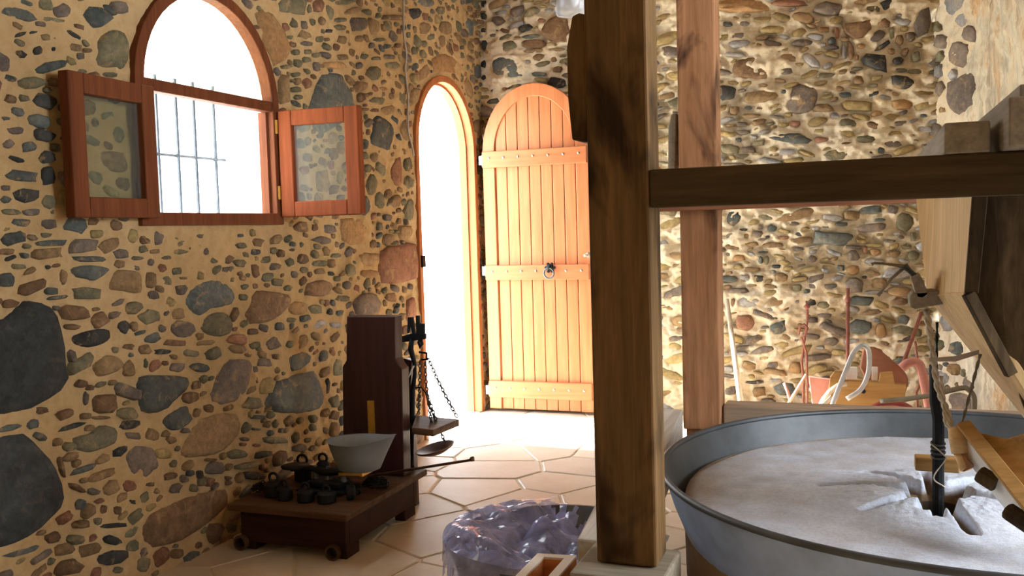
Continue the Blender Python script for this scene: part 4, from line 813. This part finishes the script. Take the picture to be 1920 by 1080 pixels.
weight(-2.00, 3.14, .038, .06, 'squat black iron weight below the enamel bowl')
weight(-2.28, 3.40, .036, .10, 'tall black iron weight at the back of the deck by the wall')
weight(-2.24, 3.50, .03, .085, 'black iron weight farthest back behind the balance plate')
weight(-1.94, 3.19, .03, .05, 'small black iron weight lying on its side at the deck edge', True)
def coil(c, r, turns, label):
    P = []; R = random.Random(int(abs(c[0])*1000))
    for k in range(int(turns*14)):
        t = k/14*6.283; rr = r*(1-.35*k/(turns*14))*R.uniform(.9, 1.1); P.append(V(c[0]+rr*math.cos(t), c[1]+rr*.8*math.sin(t), D0+.0125+.010*k/14+R.uniform(0, .004)))
    b = MB()
    for k in range(len(P)-1): b.link(P[k], P[k+1], .0028, .0085, (0, 0, 1) if k % 2 else unit(np.cross(P[k+1]-P[k], (0, 0, 1))))
    tag(b.build('iron_chain', M_IRON, smooth=True), label, 'chain', 'chains on the platform scale')
coil((-1.90, 3.36), .055, 3, 'coil of black iron chain beside the enamel bowl')
coil((-2.33, 3.18), .045, 2.5, 'small heap of chain at the wall end of the deck')
# walking-stick like rod lying over the deck
tag(MB().tube([at(x, y, 'Y', Yv) for x, y, Yv in ((690, 893, 3.45), (880, 863, 3.62), (884, 861, 3.62), (888, 860, 3.62))], [.006, .006, .011, .011], 8).build('iron_rod', M_COPPER, smooth=True), 'thin brown rod sticking out sideways past the platform scale', 'rod')

# ------------------------------------------------------------------ hanging beam balance
hb = thing('hanging_balance', 'black iron hanging balance with chains behind the platform scale', 'balance', tuple(at(768, 880, 'Y', 3.74)*V(1, 1, 0)+V(0, 0, .0)))
YB = 3.75
q = [at(x, y, 'Y', YB) for x, y in ((756, 672), (772, 676), (770, 720), (777, 884), (756, 884))]; q[3][2] = q[4][2] = 0
b = MB(); b.prism(q, (0, .04, 0)); b.build('stand', M_COLN, hb, bevel=.003)
b = MB()
b.prism([at(x, y, 'Y', YB-.02) for x, y in ((741, 634), (775, 624), (797, 626), (797, 636), (742, 644))], (0, .018, 0))
b.prism([at(x, y, 'Y', YB-.02) for x, y in ((764, 595), (773, 595), (778, 625), (772, 625), (770, 612), (767, 625), (763, 625))], (0, .016, 0))
b.prism([at(x, y, 'Y', YB-.02) for x, y in ((779, 592), (785, 592), (786, 606), (795, 607), (795, 626), (780, 626))], (0, .016, 0))
b.build('beam', M_IRON, hb, bevel=.002)
b = MB(); b.tube([at(x, y, 'Y', YB-.01) for x, y in ((772, 636), (770, 655), (777, 680), (778, 700), (774, 730), (772, 800), (772, 872))], [.012, .014, .010, .009, .012, .013, .008], 8); b.build('hook_bar', M_IRON, hb, smooth=True)
b = MB(); b.tube([at(x, y, 'Y', YB-.01) for x, y in ((789, 634), (792, 645), (788, 652), (785, 642), (789, 634))], .007, 6); b.build('hook', M_IRON, hb, smooth=True); b = MB(); b.tube([at(x, y, 'Y', YB-.01) for x, y in ((747, 640), (748, 660), (752, 668))], .010, 6); b.build('hook', M_IRON, hb, smooth=True); b = MB(); b.tube([at(x, y, 'Y', YB-.01) for x, y in ((786, 660), (800, 662), (800, 674), (790, 674))], .006, 6); b.build('hook', M_IRON, hb, smooth=True)
b = MB(); b.tube([at(x, y, 'Y', YB-.03) for x, y in ((776, 686), (755, 728))], .004, 6); b.build('pointer', M_HINGE, hb, smooth=True)
def chain(px, Ys, nm='chain', nl=None):
    P = catmull([at(x, y, 'Y', Yv) for (x, y), Yv in zip(px, Ys)], 12); P = np.array(P); L = np.r_[0, np.cumsum(np.linalg.norm(np.diff(P, axis=0), axis=1))]; k = max(4, int(L[-1]/.016)); s = np.linspace(0, L[-1], k+1)
    Q = np.stack([np.interp(s, L, P[:, i]) for i in range(3)], 1); b = MB()
    for i in range(k): b.link(Q[i], Q[i+1], .0030, .0068, (0, 1, 0) if i % 2 else (1, 0, 0))
    b.build(nm, M_CHAIN, hb, smooth=True)
YP = 3.72
chain(((788, 676), (787, 720), (785, 776)), (YB, YB, YB+.12)); chain(((797, 678), (800, 730), (806, 770), (810, 812)), (YB, YB, YP, YP-.08))
chain(((803, 672), (822, 715), (845, 760), (857, 782)), (YB, YB, YP, YP))
chain(((800, 740), (808, 760), (822, 800), (834, 828)), (YB, YB, YP-.02, YP-.05))
b = MB(); b.tube([at(x, y, 'Y', YB) for x, y in ((777, 728), (790, 726), (798, 736), (803, 756), (815, 786))], .0035, 6); b.build('bent_wire', M_IRON, hb, smooth=True)
# hanging wooden tray
z1 = at(812, 803, 'Y', YP-.14)[2]
P = [at(x, y, 'Z', z1) for x, y in ((772, 801), (812, 806), (861, 786), (780, 778))]
b = MB(); b.prism(P, (0, 0, -.030)); b.build('wooden_pan', M_PLATT, hb, bevel=.003)
# tilted metal pan
pc = at(816, 841, 'Y', YP-.06); ax = unit((-.22, -.12, 1))
b = MB(); b.lathe([(.002, -.026), (.045, -.020), (.080, -.004), (.088, .006), (.084, .006), (.045, -.014), (.002, -.02)], pc, 32, ax); b.build('metal_pan', M_COPPER, hb, smooth=True)

# ------------------------------------------------------------------ basin under crumpled plastic
BC = V(-.93, 2.92, 0); BR = .335; BZ = .27
p = at(1042, 1008, 'Z', BZ); BC[0], BC[1] = p[0], p[1]
bs = MB(); bs.lathe([(.02, .004), (.20, .0), (.24, .012), (.31, .16), (BR, BZ), (BR+.012, BZ+.004), (BR-.004, BZ+.004), (.30, .16), (.22, .02), (.02, .014)], BC, 56)
tag(bs.build('metal_basin', M_IRONG, smooth=True), 'round grey metal basin on the floor under crumpled plastic', 'basin')
n_r, n_t = 46, 110; vs = []; keep = {}
for i in range(n_r):
    for j in range(n_t):
        t = 2*math.pi*j/n_t; f = i/(n_r-1)
        rr = f*(BR+.10); x = rr*math.cos(t); y = rr*math.sin(t)
        if rr <= BR: z = BZ-.05+.085*(rr/BR)**2
        else: z = BZ+.03-(rr-BR)*2.0; rr2 = BR+.022+(rr-BR)*.12; x, y = rr2*math.cos(t), rr2*math.sin(t)
        vs.append((BC[0]+x, BC[1]+y, z))
vs = np.array(vs); cr = np.abs(fbm(vs[:, 0], vs[:, 1]+vs[:, 2], 7, 131, 2))
cr2 = np.abs(vnoise(vs[:, 0]*.5+vs[:, 1], vs[:, 1]-vs[:, 2], 16, 140)); rad = np.hypot(vs[:, 0]-BC[0], vs[:, 1]-BC[1])
vs[:, 2] += (.075*cr+.05*cr2-.015)*np.clip((BR+.03-rad)/.05, .15, 1)
vs[:, 2] += .06*np.exp(-((vs[:, 0]-BC[0]+.05)**2+(vs[:, 1]-BC[1]-.12)**2)/.012)*(.4+2*cr)
b = MB(); fs = []
ang0 = math.atan2(.85, .5)
for i in range(n_r-1):
    for j in range(n_t):
        q = (i*n_t+j, i*n_t+(j+1) % n_t, (i+1)*n_t+(j+1) % n_t, (i+1)*n_t+j); c = vs[list(q)].mean(0)
        da = (2*math.pi*(j+.5)/n_t-ang0+math.pi) % (2*math.pi)-math.pi; r = i/(n_r-1)*(BR+.10)
        if abs(da) < 1.0+.25*math.sin(i*1.1) and r > .12+.16*abs(da)+.03*math.sin(j*1.7): continue
        if r > BR+.01 and r > BR+.05+.045*math.sin(j*.37)+.02*math.sin(j*1.3): continue
        fs.append(q)
b.add(vs, fs); b.keepn = True
tag(b.build('plastic_sheet', M_PLASTIC, smooth=False), 'crumpled bluish clear plastic sheet lying over the metal basin', 'plastic sheet')
# open crate at the bottom edge
cb = V(*at(1008, 1038, 'Z', .43)); cr_ = V(*at(1081, 1042, 'Z', .43)); cf = V(*at(955, 1092, 'Z', .43))
cr_d = cr_-cb; cf_d = (cf-cb); cf_d = unit(cf_d)*.36
crt = thing('open_crate', 'open wooden crate with pale rim at the foot of the dark post', 'crate', tuple((cb+cr_d/2+cf_d/2)*V(1, 1, 0)))
ins = unit(cr_d); fwd_ = unit(cf_d); th = .024
def cpan(p, q, inn, name='side_panel'):
    b = MB(); a = [p, q, q+inn*th, p+inn*th]; b.hexa([V(v[0], v[1], .012) for v in a]+[V(v[0], v[1], .425) for v in a]); o = b.build(name, M_CRATE, crt)
    b = MB(); b.hexa([V(v[0], v[1], .4255) for v in a]+[V(v[0], v[1], .431) for v in a]); b.build('rim_strip', M_WHITE, crt)
cpan(cb, cb+cr_d, fwd_); cpan(cb+fwd_*th, cb+cf_d, ins); cpan(cb+cr_d+fwd_*th, cb+cr_d+cf_d, -ins); cpan(cb+cf_d-fwd_*th+ins*th, cb+cf_d+cr_d-fwd_*th-ins*th, fwd_)
b = MB(); b.prism([V(v[0], v[1], 0) for v in (cb, cb+cr_d, cb+cr_d+cf_d, cb+cf_d)], (0, 0, .0115)); b.build('bottom', M_CRATE, crt)

# ------------------------------------------------------------------ old farm tools against the back wall
YW = 5.72
def lowz(p, z=0): p = np.array(p); p[2] = z; return p
def rod(name, px, Ys, r, mat, label, cat, foot=None, n=8):
    P = [at(x, y, 'Y', Yv) for (x, y), Yv in zip(px, Ys)]
    if foot is not None: P.append(at(*foot, 'Z', 0.004+(r if not hasattr(r, '__len__') else r[-1])))
    return tag(MB().tube(P, r, n).build(name, mat, smooth=True), label, cat)
def to_floor(x0, y0, Y0_, x1, y1, Y1_):
    a, c = at(x0, y0, 'Y', Y0_), at(x1, y1, 'Y', Y1_); t = (a[2]-.016)/(a[2]-c[2]); return [a, a+(c-a)*t]
tag(MB().tube(to_floor(1363, 562, 5.93, 1389, 757, 5.55), [.014, .018], 10).build('wooden_pole', M_POLE, smooth=True), 'pale wooden pole leaning on the wall right of the far post', 'pole')
P = to_floor(1590, 541, 5.97, 1589, 720, 5.72); b = MB(); b.tube(P, .010, 8); b.lathe([(.012, -.02), (.02, 0), (.012, .02)], P[0]+(P[1]-P[0])*.08, 10, unit(P[1]-P[0])); tag(b.build('iron_stake', M_RUST, smooth=True), 'straight rusty iron stake with a collar leaning on the wall', 'stake')
P = to_floor(1728, 586, 5.96, 1692, 685, 5.83); tag(MB().tube(P, .011, 8).build('iron_bar', M_RUST, smooth=True), 'slanting reddish bar behind the black spindle', 'bar')
b = MB(); b.tube([at(x, y, 'Y', 5.85) for x, y in ((1513, 570), (1514, 600), (1508, 640), (1503, 680), (1507, 712), (1506, 752))]+[lowz(at(1507, 752, 'Y', 5.8), .012)], .008, 6)
b.tube([at(x, y, 'Y', 5.82) for x, y in ((1497, 628), (1500, 612), (1508, 608), (1514, 615), (1510, 628), (1502, 632), (1512, 660), (1514, 720), (1513, 756))]+[lowz(at(1514, 756, 'Y', 5.8), .012)], .008, 6); b.lathe([(.004, -.02), (.02, 0), (.004, .02)], at(1513, 575, 'Y', 5.85), 8)
tag(b.build('iron_tongs', M_RUST, smooth=True), 'pair of rusty iron tongs with hooked ends standing at the wall', 'tongs')
P = to_floor(1511, 703, 5.55, 1481, 752, 5.45); tag(MB().tube(P, .008, 6).build('white_stick', M_POLE, smooth=True), 'short white stick slanting in front of the tongs', 'stick')
P = [at(x, y, 'Y', 5.6) for x, y in ((1470, 718), (1477, 735), (1482, 755))]; P.append(lowz(P[-1]+V(.01, 0, 0), .01)); tag(MB().tube(P, .009, 6).build('bent_twig', M_PINK, smooth=True), 'short bent pinkish twig left of the tongs', 'twig')
# pack saddle
sd = thing('pack_saddle', 'ochre wooden pack saddle with notched boards lying behind the vat', 'saddle', tuple(lowz(at(1610, 760, 'Y', 5.25))))
YS = 5.25
q = [at(x, y, 'Y', YS) for x, y in ((1556, 708), (1564, 698), (1582, 698), (1584, 714), (1648, 716), (1650, 700), (1674, 698), (1678, 720), (1700, 722), (1680, 766), (1540, 772))]; q[-1][2] = q[-2][2] = .02
b = MB(); b.prism(q, (0, .05, 0)); b.build('front_board', M_OCHRE, sd, bevel=.004)
q = [at(x, y, 'Y', YS+.25) for x, y in ((1516, 706), (1592, 716), (1660, 716), (1660, 760), (1530, 760))]; q[-1][2] = q[-2][2] = .02
b = MB(); b.prism(q, (0, .03, 0)); b.build('back_board', M_PINK, sd, bevel=.004)
for x in (1592, 1602, 1640):
    a, c = at(x, 688, 'Y', YS+.1), at(x, 725, 'Y', YS+.1); b = MB(); b.bar(a, c, .03, .03); b.build('slat', M_WHITE, sd, bevel=.003)
b = MB(); a = at(1620, 735, 'Y', YS-.001); b.lathe([(.012, 0), (.010, .008), (.003, .01)], at(1619, 734, 'Y', YS-.001), 8, (0, -1, 0), capt=True); b.build('peg', M_IRON, sd)
b = MB(); b.tube([at(x, y, 'Y', YS-.02) for x, y in ((1536, 766), (1545, 748), (1556, 734), (1572, 722), (1588, 720))], [.014, .014, .014, .013, .012], 8); b.build('horn', M_POLE, sd, smooth=True)
b = MB(); b.bar(at(1535, 768, 'Y', YS-.04), at(1560, 744, 'Y', YS-.04), .02, .02); b.build('horn', M_POLE, sd)
# bent band
px = [(1558, 766), (1572, 730), (1588, 690), (1600, 662), (1615, 648), (1626, 652), (1630, 668), (1628, 700), (1614, 730), (1588, 748)]
C = catmull([at(x, y, 'Y', 5.15+.004*i) for i, (x, y) in enumerate(px)], 5); C = [lowz(C[0]+V(-.03, 0, 0), .01)]+C
b = MB(); b.tube(C, .013, 8, flat=.35, up=(0, 1, 0)); tag(b.build('steel_band', M_BAND, smooth=True), 'bright bent steel band looped over the ochre pack saddle', 'metal band')
# leather collar
q = catmull([at(x, y, 'Y', 5.42) for x, y in ((1618, 655), (1640, 652), (1668, 672), (1694, 695), (1703, 715), (1696, 742), (1688, 765))], 5)
q2 = [at(x, y, 'Y', 5.42) for x, y in ((1640, 765), (1628, 720), (1612, 690))]
q2[0][2] = .01; q[-1][2] = .01
b = MB(); b.prism(q+q2, (0, .04, 0)); tag(b.build('leather_flap', M_LEATHER, bevel=.008), 'brown rounded leather flap behind the pack saddle', 'leather flap')
# pink lever
px = [(1690, 690), (1704, 680), (1720, 680), (1728, 694), (1734, 720), (1742, 764)]
C = catmull([at(x, y, 'Y', 5.35) for x, y in px], 4); C.append(lowz(C[-1]+V(.02, 0, 0), .008)); b = MB(); b.tube(C, .024, 8, flat=.5, up=(0, 1, 0)); tag(b.build('painted_lever', M_PINK, smooth=True), 'faded pink curved iron lever left of the black spindle', 'lever')
b = MB(); P = [at(x, y, 'Y', 5.38) for x, y in ((1716, 640), (1722, 690), (1726, 720), (1718, 735), (1720, 748))]; P.append(lowz(P[-1], .01)); b.tube(P, .007, 6); tag(b.build('iron_hook', M_RUST, smooth=True), 'thin rusty hook rod beside the pink lever', 'hook')
# red wheel lying on edge
wc = at(1672, 792, 'Y', 5.05); wr = .150; wc[2] = wr+.016
b = MB(); ax = unit((.1, -1, .0)); e = unit(np.cross(ax, (0, 0, 1))); u = np.cross(e, ax)
wt = thing('red_wheel', 'small red painted iron wheel behind the vat rim', 'wheel', tuple(lowz(wc)))
b.tube([wc+wr*(e*math.cos(t)+u*math.sin(t)) for t in np.linspace(0, 6.283, 33)[:-1]], .016, 8, True); b.build('wheel_rim', M_RED, wt, smooth=True)
b = MB(); b.lathe([(.03, -.03), (.03, .03)], wc, 14, ax, capb=True, capt=True); b.build('hub', M_RED, wt)
for k in range(6):
    t = k*1.047; b = MB(); b.bar(wc+.02*(e*math.cos(t)+u*math.sin(t)), wc+wr*(e*math.cos(t)+u*math.sin(t)), .016, .012, up=ax); b.build('spoke', M_RED, wt)
# straps
C = catmull([at(x, y, 'Y', Yv) for x, y, Yv in ((1650, 752, 4.9), (1700, 748, 4.85), (1750, 740, 4.8), (1800, 728, 4.8), (1815, 730, 4.8), (1826, 745, 4.8), (1826, 775, 4.8))], 5); C.append(lowz(C[-1], .01))
tag(MB().tube(C, .012, 6, flat=.3, up=(0, 1, 0)).build('leather_strap', M_STRAP, smooth=True), 'long olive leather strap arching past the black spindle', 'strap')

# ------------------------------------------------------------------ glass lamp by the near post
lc = at(1071, 6, 'Y', 2.35); lp = thing('pendant_lamp', 'small clear glass pendant lamp beside the top of the dark post', 'lamp', tuple(lc))
b = MB(); b.lathe([(.006, .05), (.03, .045), (.040, .015), (.044, -.02), (.036, -.032), (.004, -.038)], lc, 24); b.build('glass_shade', M_LAMP, lp, smooth=True)
b = MB(); b.lathe([(.012, .02), (.018, -.002), (.012, -.018), (.002, -.022)], lc+V(.004, 0, .012), 14, capb=True); b.build('bulb', M_WHITE, lp, smooth=True)
b = MB(); b.tube([lc+V(0, 0, .045), lc+V(0, 0, .09)], .02, 12); b.tube([lc+V(0, 0, .09), V(lc[0], lc[1], CEIL)], .004, 6); b.build('fitting', M_IRONG, lp, smooth=True)

for o in bpy.data.objects:
    if '_o' in o: del o['_o']
